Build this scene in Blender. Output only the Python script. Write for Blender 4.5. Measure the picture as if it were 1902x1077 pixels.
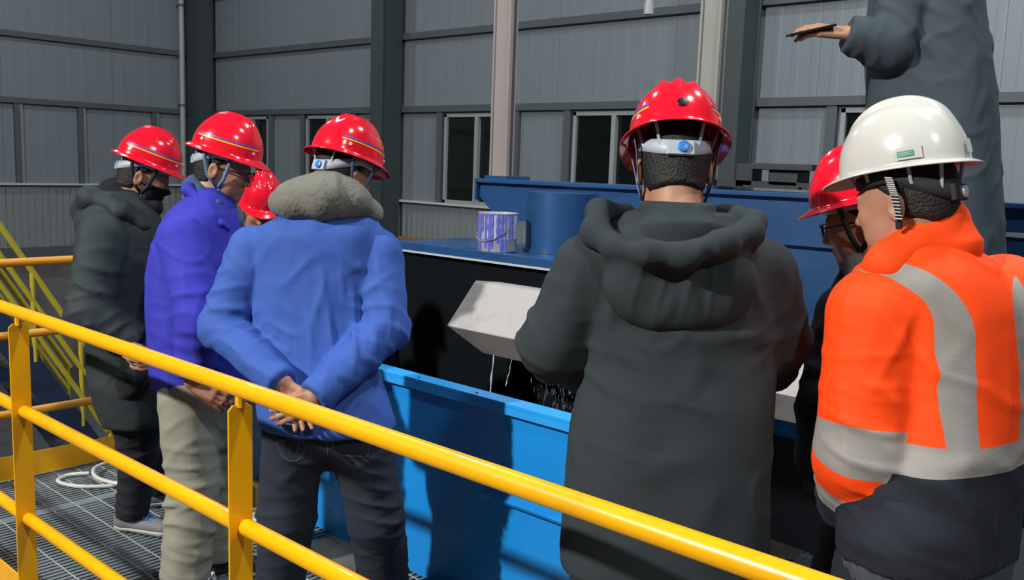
import bpy, bmesh, math, random
import numpy as np
from mathutils import Vector, Matrix

for o in list(bpy.data.objects):
    bpy.data.objects.remove(o, do_unlink=True)
SC = bpy.context.scene
COL = SC.collection

# ------------------------------------------------------------------ camera
cam_data = bpy.data.cameras.new('camera')
cam = bpy.data.objects.new('camera', cam_data)
COL.objects.link(cam)
cam_data.sensor_fit = 'HORIZONTAL'
cam_data.sensor_width = 36.0
cam_data.lens = 1704.02 * 36.0 / 1902.0
cam_data.clip_start = 0.05
cam_data.clip_end = 200
YAW, PIT, ROL = 0.730167, 0.136366, 0.034979
_F = Vector((-math.sin(YAW) * math.cos(PIT), math.cos(YAW) * math.cos(PIT), -math.sin(PIT)))
_R = Vector((math.cos(YAW), math.sin(YAW), 0))
_U = _R.cross(_F)
_R2 = math.cos(ROL) * _R + math.sin(ROL) * _U
_U2 = _R2.cross(_F)
cam.matrix_world = Matrix(((_R2.x, _U2.x, -_F.x, 0), (_R2.y, _U2.y, -_F.y, 0), (_R2.z, _U2.z, -_F.z, 1.66), (0, 0, 0, 1)))
SC.camera = cam

# ------------------------------------------------------------------ world, lamps, exposure
SC.view_settings.view_transform = 'Standard'
SC.view_settings.look = 'None'
SC.view_settings.gamma = 1.0
SC.view_settings.use_curve_mapping = False
SC.view_settings.exposure = 0.0
W_ = bpy.data.worlds.new('night hall')
SC.world = W_
W_.use_nodes = True
W_.node_tree.nodes['Background'].inputs[0].default_value = (0.75, 0.86, 1.0, 1)
W_.node_tree.nodes['Background'].inputs[1].default_value = 0.065


def lamp(name, loc, target, energy, size, color=(1, 1, 1), spot=None):
    if spot:
        ld = bpy.data.lights.new(name, 'SPOT')
        ld.spot_size = math.radians(spot)
        ld.spot_blend = 0.5
        ld.shadow_soft_size = size
    else:
        ld = bpy.data.lights.new(name, 'AREA')
        ld.shape = 'DISK'
        ld.size = size
    ld.energy = energy
    ld.color = color
    lo = bpy.data.objects.new(name, ld)
    COL.objects.link(lo)
    lo.location = loc
    d = Vector(target) - Vector(loc)
    lo.rotation_euler = d.to_track_quat('-Z', 'Y').to_euler()
    return lo


# floodlight behind the photographer, then the hall's high-bay lamps and an added fill
lamp('floodlight', (-4.2, -6.5, 6.6), (-2.0, 2.2, 1.0), 1350, 0.30, (1.0, 0.98, 0.94))
lamp('high_bay_or_fill_lamp', (0.3, 2.9, 7.0), (-0.6, 2.3, 0), 190, 0.4, (0.95, 0.98, 1.0))
lamp('high_bay_or_fill_lamp', (5.5, -1.5, 8.0), (-1.5, 2.2, 1.0), 300, 0.5, (0.95, 0.98, 1.0))  # fill added on the right to brighten the dark faces
lamp('high_bay_or_fill_lamp', (-7.5, 3.5, 8.0), (-7.5, 3.6, 0), 160, 0.5, (0.93, 0.98, 1.0))
lamp('high_bay_or_fill_lamp', (-0.5, 7.0, 8.0), (-2.0, 8.6, 0), 330, 0.5, (0.93, 0.98, 1.0))
lamp('high_bay_or_fill_lamp', (-13.5, 5.5, 8.0), (-14.5, 6.5, 0), 150, 0.5, (0.93, 0.98, 1.0))


# ------------------------------------------------------------------ materials
def lin(c):
    if isinstance(c, str):
        c = tuple(int(c[i:i + 2], 16) / 255 for i in (0, 2, 4))
    return tuple((v / 12.92 if v <= 0.04045 else ((v + 0.055) / 1.055) ** 2.4) for v in c) + (1.0,)


MATS = {}


def mat(name, col, rough=0.6, metal=0.0, var=0.12, vscale=6.0, bump=0.0, bscale=40.0, spec=0.5, coat=0.0,
        stain=None, stain_amt=0.0, stain_scale=3.0, weave=0.0, trans=0.0, sheen=0.0):
    if name in MATS:
        return MATS[name]
    m = bpy.data.materials.new(name)
    m.use_nodes = True
    nt = m.node_tree
    N, L = nt.nodes, nt.links
    b = N['Principled BSDF']
    b.inputs['Roughness'].default_value = rough
    b.inputs['Metallic'].default_value = metal
    b.inputs['Specular IOR Level'].default_value = spec
    b.inputs['Coat Weight'].default_value = coat
    b.inputs['Coat Roughness'].default_value = 0.08
    b.inputs['Transmission Weight'].default_value = trans
    b.inputs['Sheen Weight'].default_value = sheen
    c = lin(col)
    tc = N.new('ShaderNodeTexCoord')
    nz = N.new('ShaderNodeTexNoise')
    nz.inputs['Scale'].default_value = vscale
    nz.inputs['Detail'].default_value = 6
    L.new(tc.outputs['Object'], nz.inputs['Vector'])
    mix = N.new('ShaderNodeMix')
    mix.data_type = 'RGBA'
    mix.inputs['A'].default_value = tuple(max(0, v * (1 - var)) for v in c[:3]) + (1,)
    mix.inputs['B'].default_value = tuple(min(1, v * (1 + var)) for v in c[:3]) + (1,)
    L.new(nz.outputs['Fac'], mix.inputs['Factor'])
    out = mix.outputs['Result']
    if stain:
        n2 = N.new('ShaderNodeTexNoise')
        n2.inputs['Scale'].default_value = stain_scale
        n2.inputs['Detail'].default_value = 8
        n2.inputs['Roughness'].default_value = 0.65
        L.new(tc.outputs['Object'], n2.inputs['Vector'])
        rp = N.new('ShaderNodeValToRGB')
        rp.color_ramp.elements[0].position = 0.52
        rp.color_ramp.elements[1].position = 0.68
        rp.color_ramp.elements[1].color = (stain_amt,) * 3 + (1,)
        L.new(n2.outputs['Fac'], rp.inputs['Fac'])
        mx = N.new('ShaderNodeMix')
        mx.data_type = 'RGBA'
        mx.inputs['B'].default_value = lin(stain)
        L.new(rp.outputs['Color'], mx.inputs['Factor'])
        L.new(out, mx.inputs['A'])
        out = mx.outputs['Result']
    L.new(out, b.inputs['Base Color'])
    h = None
    if bump > 0:
        n3 = N.new('ShaderNodeTexNoise')
        n3.inputs['Scale'].default_value = bscale
        n3.inputs['Detail'].default_value = 4
        L.new(tc.outputs['Object'], n3.inputs['Vector'])
        bp = N.new('ShaderNodeBump')
        bp.inputs['Strength'].default_value = bump
        bp.inputs['Distance'].default_value = 0.01
        L.new(n3.outputs['Fac'], bp.inputs['Height'])
        L.new(bp.outputs['Normal'], b.inputs['Normal'])
    MATS[name] = m
    return m


M_WALL = mat('grey coated wall sheet', '757e85', 0.5, 0.0, 0.08, 1.2, 0.05, 8, stain='70787c', stain_amt=0.35, stain_scale=1.1)
M_SIDING = mat('pale grey ribbed siding', '8d9496', 0.33, 0.25, 0.08, 2.0)
M_GIRT = mat('dark grey girt paint', '4d555a', 0.6, 0, 0.1, 3)
M_COLUMN = mat('dark grey column paint', '3a4447', 0.55, 0, 0.12, 2)
M_TRIM = mat('white trim', 'b9bfc0', 0.4, 0, 0.06, 3)
M_GLASS = mat('night window glass', '0c1412', 0.06, 0, 0.2, 1, spec=0.6)
M_PLINTH = mat('grey plaster plinth', '6d6b6a', 0.8, 0, 0.12, 1.5, 0.2, 15, stain='4c4a49', stain_amt=0.6, stain_scale=0.8)
M_CONC = mat('dark concrete', '4f5152', 0.85, 0, 0.2, 1.0, 0.3, 12, stain='33302f', stain_amt=0.6, stain_scale=0.7)
M_YELLOW = mat('yellow rail paint', 'f7b000', 0.32, 0, 0.06, 5, 0.03, 60, coat=0.3, stain='c98a10', stain_amt=0.35, stain_scale=5)
M_YELLOW2 = mat('weathered yellow stair paint', 'a89a22', 0.6, 0, 0.12, 6)
M_ORANGEBAR = mat('orange yellow rail paint', 'd08e1c', 0.5, 0, 0.1, 5)
M_GRATE = mat('galvanised grating', '737c80', 0.55, 0.2, 0.2, 9, 0.1, 60)
M_ROD = mat('bright galvanised rod', 'b4bcbd', 0.35, 0.4, 0.15, 30)
M_BLUE = mat('bright blue machine paint', '1888d6', 0.34, 0, 0.05, 3, coat=0.15)
M_BLUE2 = mat('deep blue machine paint', '214a78', 0.36, 0, 0.12, 3, coat=0.2, stain='1b3855', stain_amt=0.5, stain_scale=3)
M_FLANGE = mat('sky blue edge paint', '2a9ce8', 0.38, 0, 0.05, 4)
M_BLACK = mat('black rubber lining', '0a0f13', 0.75, 0, 0.3, 4, 0.1, 20, spec=0.12)
M_DARKSTEEL = mat('dark painted steel', '22282b', 0.5, 0, 0.2, 4)
M_DARKFACE = mat('tank side darkened for shade', '30343a', 0.7, 0, 0.2, 2.5, 0.2, 14)  # dark tone stands for the shadow on the tank sides
M_CHUTE = mat('off white chute sheet', 'a5a19e', 0.5, 0, 0.06, 3, stain='7d7876', stain_amt=0.5, stain_scale=4)
M_PRIMER = mat('pinkish grey primer', '8f8683', 0.55, 0, 0.08, 4, stain='8d8f8e', stain_amt=0.7, stain_scale=2)
M_STEEL = mat('plain steel', '8a8f92', 0.35, 0.8, 0.1, 8)
M_CAN = mat('tin plate', 'b3b0bf', 0.35, 0.2, 0.1, 12)
M_PAINT = mat('dried blue paint drip', '5a63b8', 0.35, 0, 0.1, 20)
M_HOSE = mat('white plastic hose', 'c8c9c4', 0.45, 0, 0.08, 20)
M_WOOD = mat('raw pine wood', 'a98b57', 0.7, 0, 0.2, 12)
M_SACK = mat('dusty grey sack', '5a5954', 0.9, 0, 0.2, 7, 0.4, 30)
M_WATER = mat('running water', 'c3ccd0', 0.15, 0, 0.02, 5, trans=0.0)
M_FRAME = mat('grey white window frame', '8f9696', 0.45, 0, 0.06, 3)
M_NAVYSTEEL = mat('dark navy stair paint', '1d2c48', 0.5, 0, 0.2, 3)
M_PRIMER2 = mat('greyer beige primer', '84857f', 0.6, 0, 0.12, 4)  # duller, greyer tone for the second post
M_DRUM = mat('glossy blue drum paint', '2a5585', 0.42, 0.45, 0.08, 3)
M_THREAD = mat('grey sewing thread', '6d727c', 0.8)
M_PIPE = mat('grey white drain pipe', '9aa09f', 0.45, 0, 0.05, 5)


# ------------------------------------------------------------------ object helpers
def link(o, parent=None):
    COL.objects.link(o)
    if parent is not None:
        o.parent = parent
    return o


def tag(o, label, cat, group=None, kind=None):
    if label:
        o['label'] = label
    if cat:
        o['category'] = cat
    if group:
        o['group'] = group
    if kind:
        o['kind'] = kind
    return o


def empty(name, loc=(0, 0, 0)):
    e = bpy.data.objects.new(name, None)
    e.empty_display_size = 0.1
    e.location = loc
    return link(e)


class MB:
    """collects verts and faces of one mesh (world coordinates)"""

    def __init__(self):
        self.v, self.f = [], []

    def add(self, vs, fs):
        n = len(self.v)
        self.v += [tuple(p) for p in vs]
        self.f += [tuple(i + n for i in q) for q in fs]
        return self

    def box(self, a, b):
        (x0, y0, z0), (x1, y1, z1) = a, b
        return self.add([(x0, y0, z0), (x1, y0, z0), (x1, y1, z0), (x0, y1, z0), (x0, y0, z1), (x1, y0, z1), (x1, y1, z1), (x0, y1, z1)],
                        [(0, 3, 2, 1), (4, 5, 6, 7), (0, 1, 5, 4), (1, 2, 6, 5), (2, 3, 7, 6), (3, 0, 4, 7)])

    def prism(self, poly, axis, a, b):
        """poly: 2D outline in the other two axes, extruded along axis (0,1,2) from a to b"""
        n = len(poly)

        def pt(p, t):
            q = list(p)
            q.insert(axis, t)
            return q
        vs = [pt(p, a) for p in poly] + [pt(p, b) for p in poly]
        fs = [tuple(range(n))[::-1], tuple(range(n, 2 * n))] + [(i, (i + 1) % n, n + (i + 1) % n, n + i) for i in range(n)]
        return self.add(vs, fs)

    def tube(self, pts, r, n=12, caps=True, closed=False):
        pts = [Vector(p) for p in pts]
        m = len(pts)
        rs = r if isinstance(r, (list, tuple)) else [r] * m
        up = None
        rings = []
        for i, p in enumerate(pts):
            if closed:
                t = pts[(i + 1) % m] - pts[i - 1]
            else:
                t = pts[min(i + 1, m - 1)] - pts[max(i - 1, 0)]
            t = t.normalized()
            if up is None:
                up = Vector((0, 0, 1)) if abs(t.z) < 0.9 else Vector((1, 0, 0))
            s = t.cross(up).normalized()
            up = s.cross(t).normalized()
            rings.append([p + rs[i] * (math.cos(2 * math.pi * k / n) * s + math.sin(2 * math.pi * k / n) * up) for k in range(n)])
        vs = [q for ring in rings for q in ring]
        fs = []
        rng = m if closed else m - 1
        for i in range(rng):
            j = (i + 1) % m
            for k in range(n):
                k2 = (k + 1) % n
                fs.append((i * n + k, j * n + k, j * n + k2, i * n + k2)[::-1])
        if caps and not closed:
            fs.append(tuple(range(n)))
            fs.append(tuple(range((m - 1) * n, m * n))[::-1])
        return self.add(vs, fs)

    def build(self, name, m, parent=None, smooth=False, bevel=0.0, angle=35):
        me = bpy.data.meshes.new(name)
        base = Vector((0, 0, 0))
        if parent is not None:
            q = parent
            while q is not None:
                base += q.location
                q = q.parent
        else:
            a = np.array(self.v)
            base = Vector(((a[:, 0].min() + a[:, 0].max()) / 2, (a[:, 1].min() + a[:, 1].max()) / 2, a[:, 2].min()))
        me.from_pydata([tuple(Vector(p) - base) for p in self.v], [], self.f)
        bm = bmesh.new()
        bm.from_mesh(me)
        bmesh.ops.recalc_face_normals(bm, faces=bm.faces)
        bm.to_mesh(me)
        bm.free()
        me.materials.append(m)
        if smooth:
            me.polygons.foreach_set('use_smooth', [True] * len(me.polygons))
            me.set_sharp_from_angle(angle=math.radians(angle))
        o = bpy.data.objects.new(name, me)
        if parent is None:
            o.location = base
        link(o, parent)
        if bevel > 0:
            bv = o.modifiers.new('edge', 'BEVEL')
            bv.width = bevel
            bv.segments = 2
            bv.limit_method = 'ANGLE'
        return o


def box(name, a, b, m, parent=None, bevel=0.0):
    return MB().box(a, b).build(name, m, parent, bevel=bevel)


def struct(o):
    o['kind'] = 'structure'
    return o


def share(proto, loc, parent):
    """copy of a piece that shares its mesh"""
    c = proto.copy()
    COL.objects.link(c)
    c.location = loc
    c.parent = parent
    return c

# ================================================================== the hall
XL, YR = -18.2, 10.4          # inner faces of the two walls
ZG = -2.6                     # hall floor
LEV = [-0.2, 1.0, 2.5, 3.68, 4.88, 6.08, 7.28]

hall = struct(box('floor', (XL - 0.3, -14, ZG - 0.2), (8, YR + 0.3, ZG), M_CONC))


def ribbed(name, L, H, pitch, depth, m, parent):
    """sheet in the local xz plane (x 0..L, z 0..H), ribs towards -y"""
    mb = MB()
    xs = []
    n = max(1, int(round(L / pitch)))
    p = L / n
    for i in range(n):
        xs += [(i * p, 0), (i * p + p * 0.55, 0), (i * p + p * 0.65, -depth), (i * p + p * 0.9, -depth)]
    xs.append((L, 0))
    vs, fs = [], []
    for x, y in xs:
        vs += [(x, y, 0), (x, y, H)]
    for i in range(len(xs) - 1):
        fs.append((2 * i, 2 * i + 2, 2 * i + 3, 2 * i + 1))
    me = bpy.data.meshes.new(name)
    me.from_pydata(vs, [], fs)
    me.materials.append(m)
    o = bpy.data.objects.new(name, me)
    return link(o, parent)


WIN_R = [(-17.0, -15.85), (-14.6, -13.25), (-10.85, -9.4), (-8.22, -6.8), (-4.35, -2.95), (-1.4, 0.0)]


def make_wall(name, length, origin, rotz, windows, width=2.0):
    """wall backing plus its ribbed panels, girts, ledge; local x runs along the wall, -y into the room"""
    back = MB().box((0, 0.08, ZG), (length, 0.2, 9.0))
    w = bpy.data.objects.new(name, bpy.data.meshes.new(name))
    w.data.from_pydata(back.v, [], back.f)
    w.data.materials.append(M_PLINTH)
    link(w)
    w.location = origin
    w.rotation_euler = (0, 0, rotz)
    struct(w)
    cache = {}
    for r in range(len(LEV) - 1):
        z0, z1 = LEV[r], LEV[r + 1]
        spans = []
        if r == 1:
            x = 0.0
            for a, b in windows:
                spans.append((x, a))
                x = b
            spans.append((x, length))
        else:
            spans = [(0.0, length)]
        for a, b in spans:
            n = max(1, int(round((b - a) / width)))
            for i in range(n):
                x0 = a + (b - a) * i / n
                L = (b - a) / n - 0.003
                key = (round(L, 3), r)
                nm = 'siding_panel' if r == 0 else 'wall_panel'
                if key not in cache:
                    cache[key] = ribbed(nm, L, z1 - z0 - 0.01, 0.13 if r == 0 else 0.25, 0.02 if r == 0 else 0.002, M_SIDING if r == 0 else M_WALL, w)
                    cache[key].location = (x0, 0, z0)
                else:
                    share(cache[key], (x0, 0, z0), w)
    for z in LEV[2:]:
        g = MB().box((0, -0.09, z - 0.05), (length, 0.0, z + 0.05))
        me = bpy.data.meshes.new('girt')
        me.from_pydata(g.v, [], g.f)
        me.materials.append(M_GIRT)
        link(bpy.data.objects.new('girt', me), w)
    for nm, z0, z1, d, m in (('sill_ledge', 0.965, 1.0, 0.12, M_TRIM), ('base_kerb', -0.42, -0.2, 0.14, M_GIRT)):
        g = MB().box((0, -d, z0), (length, 0.0, z1))
        me = bpy.data.meshes.new(nm)
        me.from_pydata(g.v, [], g.f)
        me.materials.append(m)
        link(bpy.data.objects.new(nm, me), w)
    return w


XR0 = XL - 0.1
wall_right = make_wall('wall_right', 7.0 - XR0, (XR0, YR, 0), 0.0, [(a - XR0, b - XR0) for a, b in WIN_R])
# left wall runs along y; local x -> world +y, local -y -> world +x
wall_left = make_wall('wall_left', 24.4, (XL, -14.0, 0), math.pi / 2, [])

# windows of the right wall
for i, (a, b) in enumerate(WIN_R):
    y = YR
    wn = MB()
    t = 0.055
    for p in (((a, y - 0.05, 1.0), (b, y + 0.05, 1.0 + t)), ((a, y - 0.05, 2.42 - t), (b, y + 0.05, 2.42)),
              ((a, y - 0.05, 1.0), (a + t, y + 0.05, 2.42)), ((b - t, y - 0.05, 1.0), (b, y + 0.05, 2.42))):
        wn.box(*p)
    fr = struct(wn.build('window_%d' % (i + 1), M_FRAME, bevel=0.003))
    c = (a + b) / 2
    box('mullion', (c - 0.035, y - 0.06, 1.05), (c + 0.035, y + 0.04, 2.37), M_FRAME, fr)
    box('pane', (a + t, y - 0.005, 1.05), (c - 0.03, y + 0.005, 2.37), M_GLASS, fr)
    box('pane', (c + 0.03, y + 0.012, 1.05), (b - t, y + 0.022, 2.37), M_GLASS, fr)
    for xx in (a - 0.16, b + 0.04):
        box('jamb_post', (xx, y - 0.07, 1.0), (xx + 0.12, y + 0.02, 2.45), M_GIRT, fr)
    box('head_rail', (a - 0.1, y - 0.02, 2.42), (b + 0.1, y + 0.04, 2.5), M_GIRT, fr)

# vertical posts and bright cover strips of the left wall between ledge and first girt
for k, y in enumerate((4.9, 6.58, 7.72, 9.2)):
    q = struct(box('trim_%d' % (2 * k + 1), (XL + 0.001, y - 0.07, 1.0), (XL + 0.07, y + 0.03, 2.45), M_GIRT))
    struct(box('trim_%d' % (2 * k + 2), (XL + 0.001, y + 0.032, 1.0), (XL + 0.06, y + 0.075, 2.45), M_SIDING))


def h_column(x0, x1, y0, y1, label):
    e = empty('steel_column', ((x0 + x1) / 2, (y0 + y1) / 2, ZG))
    xm = (x0 + x1) / 2
    box('flange', (x0, y0, ZG), (x1, y0 + 0.03, 9), M_COLUMN, e)
    box('flange', (x0, y1 - 0.03, ZG), (x1, y1, 9), M_COLUMN, e)
    box('web', (x0 + 0.02, y0 + 0.03, ZG), (x1 - 0.02, y1 - 0.03, 9), M_COLUMN, e)
    tag(e, label, 'column')


h_column(-12.13, -11.83, 9.87, 10.28, 'dark grey steel column standing between two windows of the long wall')
h_column(-18.08, -17.75, 9.87, 10.28, 'dark grey steel column in the corner where both walls meet')
h_column(-5.72, -5.38, 9.87, 10.28, 'dark grey steel column standing on the wall behind the beige posts')

# drain pipe near the corner
dp = empty('drain_pipe', (-18.02, 9.73, ZG))
MB().tube([(-18.02, 9.73, ZG), (-18.02, 9.73, 9)], 0.055, 14).build('pipe', M_PIPE, dp, smooth=True)
for z in (0.4, 2.6, 4.6):
    MB().tube([(-18.02, 9.73, z), (-18.02, 9.73, z + 0.05)], 0.066, 14).build('clamp', M_GIRT, dp, smooth=True)
    box('bracket', (-18.19, 9.71, z), (-18.05, 9.75, z + 0.05), M_GIRT, dp)
tag(dp, 'pale vertical drain pipe beside the corner column', 'pipe')

# conduit hanging from the roof
hp = empty('hanging_conduit', (-4.08, 6.0, 2.82))
MB().tube([(-4.08, 6.0, 2.86), (-4.08, 6.0, 9.0)], 0.03, 12).build('pipe', M_PIPE, hp, smooth=True)
MB().tube([(-4.08, 6.0, 2.82), (-4.08, 6.0, 2.90)], 0.037, 12).build('socket', M_PIPE, hp, smooth=True)
tag(hp, 'grey conduit hanging down from the roof with open lower end', 'pipe')

# ================================================================== platform grating
GX0, GX1, GY0, GY1 = -4.80, 1.6, 1.10, 4.7
fr = MB()
for a, b in (((GX0 - 0.02, GY0, -0.14), (GX0 + 0.0, GY1, 0.0)), ((GX1, GY0, -0.14), (GX1 + 0.02, GY1, 0.0)),
             ((GX0, GY0 - 0.02, -0.14), (GX1, GY0, 0.0)), ((GX0, GY1, -0.14), (GX1, GY1 + 0.02, 0.0))):
    fr.box(a, b)
for x in (-3.9, -2.5, -1.0, 0.5):
    fr.box((x, GY0, -0.2), (x + 0.06, GY1, -0.04))
grat = struct(fr.build('floor_grating', M_GRATE))
for xx in (-4.7, -2.5, -0.2, 1.5):
    for yy in (1.16, 4.55):
        box('support_leg', (xx - 0.06, yy - 0.06, ZG), (xx + 0.06, yy + 0.06, -0.141), M_NAVYSTEEL, grat)
bars = MB()
x = GX0 + 0.03
while x < GX1:
    bars.box((x, GY0, -0.035), (x + 0.017, GY1, -0.002))
    x += 0.030
o = bars.build('bearing_bars', M_GRATE, grat)
o['kind'] = 'stuff'
y = 1.10 + 0.106
rodm = None
while y < GY1:
    if rodm is None:
        mb = MB()
        n = 150
        vs, fs = [], []
        for i in range(n + 1):                                  # twisted square rod
            xx = GX0 + (GX1 - GX0) * i / n
            ang = i * 0.55
            for k in range(4):
                vs.append((xx, y + 0.0032 * math.cos(ang + k * math.pi / 2), -0.001 + 0.0032 * math.sin(ang + k * math.pi / 2)))
        for i in range(n):
            for k in range(4):
                fs.append((4 * i + k, 4 * i + (k + 1) % 4, 4 * i + 4 + (k + 1) % 4, 4 * i + 4 + k))
        rodm = mb.add(vs, fs).build('cross_rod', M_ROD, grat)
        y_first = y
    else:
        c = rodm.copy()
        COL.objects.link(c)
        c.parent = grat
        c.location = (0, y - y_first, 0)
    y += 0.106
for xx in (-4.30, -3.10, -1.9, -0.7, 0.5):
    box('banding_bar', (xx, GY0, -0.03), (xx + 0.05, GY1, -0.001), M_GRATE, grat)

# ================================================================== guard rails
RY = 1.177
gr = empty('guard_rail', (-2.0, RY, 0))
POSTS = [-4.70, -3.315, -1.925, -0.535, 0.855]
MB().tube([(-4.78, RY, 1.10), (-2.5, RY, 1.101), (0.0, RY, 1.10), (1.6, RY, 1.10)], 0.0215, 20).build('top_rail', M_YELLOW, gr, smooth=True)
for px in POSTS:
    mb = MB()
    y0, y1 = RY - 0.034, RY + 0.031
    mb.prism([(y0, 0.0), (y1, 0.0), (y1, 1.052), (y1 - 0.012, 1.062), (y0 + 0.012, 1.062), (y0, 1.050)], 0, px, px + 0.006)
    mb.box((px - 0.058, y1 - 0.006, 0), (px, y1, 1.05))
    po = mb.build('post', M_YELLOW, gr, bevel=0.0012)
    MB().tube([(px + 0.003, RY, 1.055), (px + 0.003, RY, 1.085)], 0.013, 10).build('rail_stub', M_YELLOW, gr, smooth=True)
for z in (0.757, 0.371):
    for a, b in zip(POSTS[:-1], POSTS[1:]):
        MB().tube([(a + 0.022, RY, z), (a + 0.03, RY, z), (b - 0.002, RY, z)], [0.019, 0.0215, 0.0215], 18).build('mid_rail', M_YELLOW, gr, smooth=True)
        MB().tube([(a + 0.004, RY + 0.004, z + 0.002), (a + 0.026, RY + 0.004, z + 0.002)], 0.012, 10).build('weld_stub', M_YELLOW, gr, smooth=True)
for a, b in zip(POSTS[:-1], POSTS[1:]):
    box('toe_board', (a + 0.007, RY - 0.004, 0.0), (b - 0.003, RY + 0.002, 0.125), M_YELLOW, gr)
tag(gr, 'yellow pipe guard rail with angle posts running along the walkway edge', 'railing')

FX = -4.815
g2 = empty('guard_rail', (FX, 2.3, 0))
for z, y1 in ((1.095, 2.62), (0.734, 2.10), (0.336, 2.055)):
    MB().tube([(FX, 1.22, z), (FX, y1 - 0.004, z), (FX, y1, z)], [0.021, 0.021, 0.018], 16).build('rail_pipe', M_ORANGEBAR, g2, smooth=True)
for y in (2.58,):
    mb = MB()
    mb.box((FX - 0.055, y - 0.003, -0.1), (FX + 0.0, y + 0.003, 1.09))
    mb.box((FX - 0.055, y - 0.055, -0.1), (FX - 0.05, y - 0.003, 1.09))
    mb.build('post', M_ORANGEBAR, g2)
box('toe_board', (FX - 0.003, 1.2, 0.0), (FX + 0.003, 2.52, 0.121), M_YELLOW, g2)
tag(g2, 'yellow pipe guard rail across the walkway end behind the dark coat', 'railing')

# ================================================================== stair beyond the walkway end
st = empty('stair_flight', (-6.8, 2.6, ZG))
AX, BX = -6.35, -7.05
slope = -1.66


def on_stair(x, y, up):
    return (x, y, 0.46 + slope * (y - 2.25) + up)


for x in (AX, BX):
    for up, r in ((0.56, 0.019), (0.36, 0.017), (0.16, 0.017)):
        MB().tube([on_stair(x, 1.55, up), on_stair(x, 2.86 - (0.56 - up) * 0.1, up)], r, 10).build('hand_rail', M_YELLOW2, st, smooth=True)
    for y in (1.75, 2.05, 2.35, 2.65, 2.84):
        MB().tube([on_stair(x, y, -0.05), on_stair(x, y, 0.57)], 0.016, 8).build('baluster', M_YELLOW2, st, smooth=True)
    mb = MB()
    y0, y1 = 1.5, 4.05
    a, b = on_stair(x, y0, 0.02), on_stair(x, y1, 0.02)
    c, d = on_stair(x, y1, -0.30), on_stair(x, y0, -0.30)
    mb.prism([(p[1], p[2]) for p in (a, b, c, d)], 0, x - 0.01, x + 0.01)
    mb.build('stringer', M_NAVYSTEEL, st)
for k in range(17):
    y = 1.6 + k * 0.145
    p = on_stair(0, y, -0.12)
    box('tread', (BX + 0.01, y - 0.10, p[2] - 0.03), (AX - 0.01, y + 0.10, p[2]), M_DARKSTEEL, st)
tag(st, 'steep stair with weathered yellow hand rails and blue stringers going down', 'stairs')

# a dark pedestal and frame on the hall floor under the stair
fr2 = empty('work_table', (-6.2, 2.9, ZG))
for xx in (-6.1, -5.6):
    for yy in (2.55, 3.35):
        box('leg', (xx - 0.04, yy - 0.04, ZG), (xx + 0.04, yy + 0.04, -0.45), M_NAVYSTEEL, fr2)
box('top_plate', (-6.18, 2.47, -0.45), (-5.52, 3.43, -0.40), M_DARKSTEEL, fr2)
tag(fr2, 'low dark blue steel table standing beneath the walkway end', 'table')

# ================================================================== blue tank with black lining
TX0, TX1 = -3.95, -1.78
tank = empty('separator_tank', (-3.0, 2.9, 0))
box('front_panel', (TX0, 2.400, 0.0), (TX1, 2.412, 0.80), M_BLUE, tank)
MB().prism([(2.372, 0.800), (2.372, 0.815), (2.445, 0.815), (2.445, 0.800), (2.42, 0.800)], 0, TX0, TX1 - 0.02).build('front_flange', M_FLANGE, tank, bevel=0.002)
box('flange_lip', (TX0, 2.372, 0.772), (TX1 - 0.02, 2.378, 0.800), M_FLANGE, tank)
MB().prism([(2.365, 0.452), (2.400, 0.480), (2.400, 0.446), (2.372, 0.440)], 0, -2.24, TX1 - 0.02).build('panel_rib', M_BLUE, tank)
box('lining_panel', (TX0, 2.413, 0.05), (TX1, 2.425, 0.795), M_BLACK, tank)
box('back_panel', (TX0, 3.42, 0.0), (TX1, 3.44, 1.17), M_BLACK, tank)
box('back_flange', (TX0, 3.385, 1.163), (TX1 - 0.1, 3.46, 1.211), M_BLUE2, tank, bevel=0.003)
box('flange_edge', (TX0, 3.378, 1.158), (TX1 - 0.1, 3.388, 1.168), M_TRIM, tank)
box('deck_plate', (TX0, 3.461, 1.185), (TX1 - 0.1, 3.98, 1.205), M_BLUE2, tank)
box('end_panel', (TX0, 2.412, 0.0), (TX0 + 0.012, 3.42, 1.10), M_BLACK, tank)
box('end_panel', (TX1 - 0.012, 2.42, 0.0), (TX1, 3.42, 0.78), M_DARKFACE, tank)
box('lining_panel', (TX1 - 0.024, 2.43, 0.06), (TX1 - 0.013, 3.41, 0.775), M_BLACK, tank)
box('tank_bottom', (TX0, 2.42, 0.02), (TX1, 3.42, 0.06), M_BLACK, tank)
for xx in (-2.62, -2.30):
    MB().tube([(xx, 2.395, 0.8075), (xx, 2.395, 0.8165)], 0.006, 10).build('bolt_hole', M_BLACK, tank)
tag(tank, 'bright blue open tank with black lining and sky blue front edge', 'tank')

# white chute inside the tank
ch = empty('discharge_chute', (-2.2, 2.95, 0.78))
prof = [(3.03, 1.108), (3.06, 1.115), (3.20, 1.10), (3.22, 0.86), (2.98, 0.800), (2.86, 0.925)]
mb = MB()
CX0, CX1 = -2.95, -1.24
inset = {0: 0.0, 1: -0.02, 2: 0.0, 3: 0.10, 4: 0.12, 5: 0.0}
vs = [(CX0 + inset[i] - (0.0 if i not in (5,) else 0.0), p[0], p[1]) for i, p in enumerate(prof)] + [(CX1, p[0], p[1]) for p in prof]
nn = len(prof)
mb.add(vs, [tuple(range(nn)), tuple(range(nn, 2 * nn))[::-1]] + [(i, (i + 1) % nn, nn + (i + 1) % nn, nn + i) for i in range(nn)])
mb.build('chute_body', M_CHUTE, ch, bevel=0.004)
box('top_seam', (CX1 - 0.16, 3.02, 1.112), (CX1 + 0.004, 3.06, 1.122), M_DARKSTEEL, ch)
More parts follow.
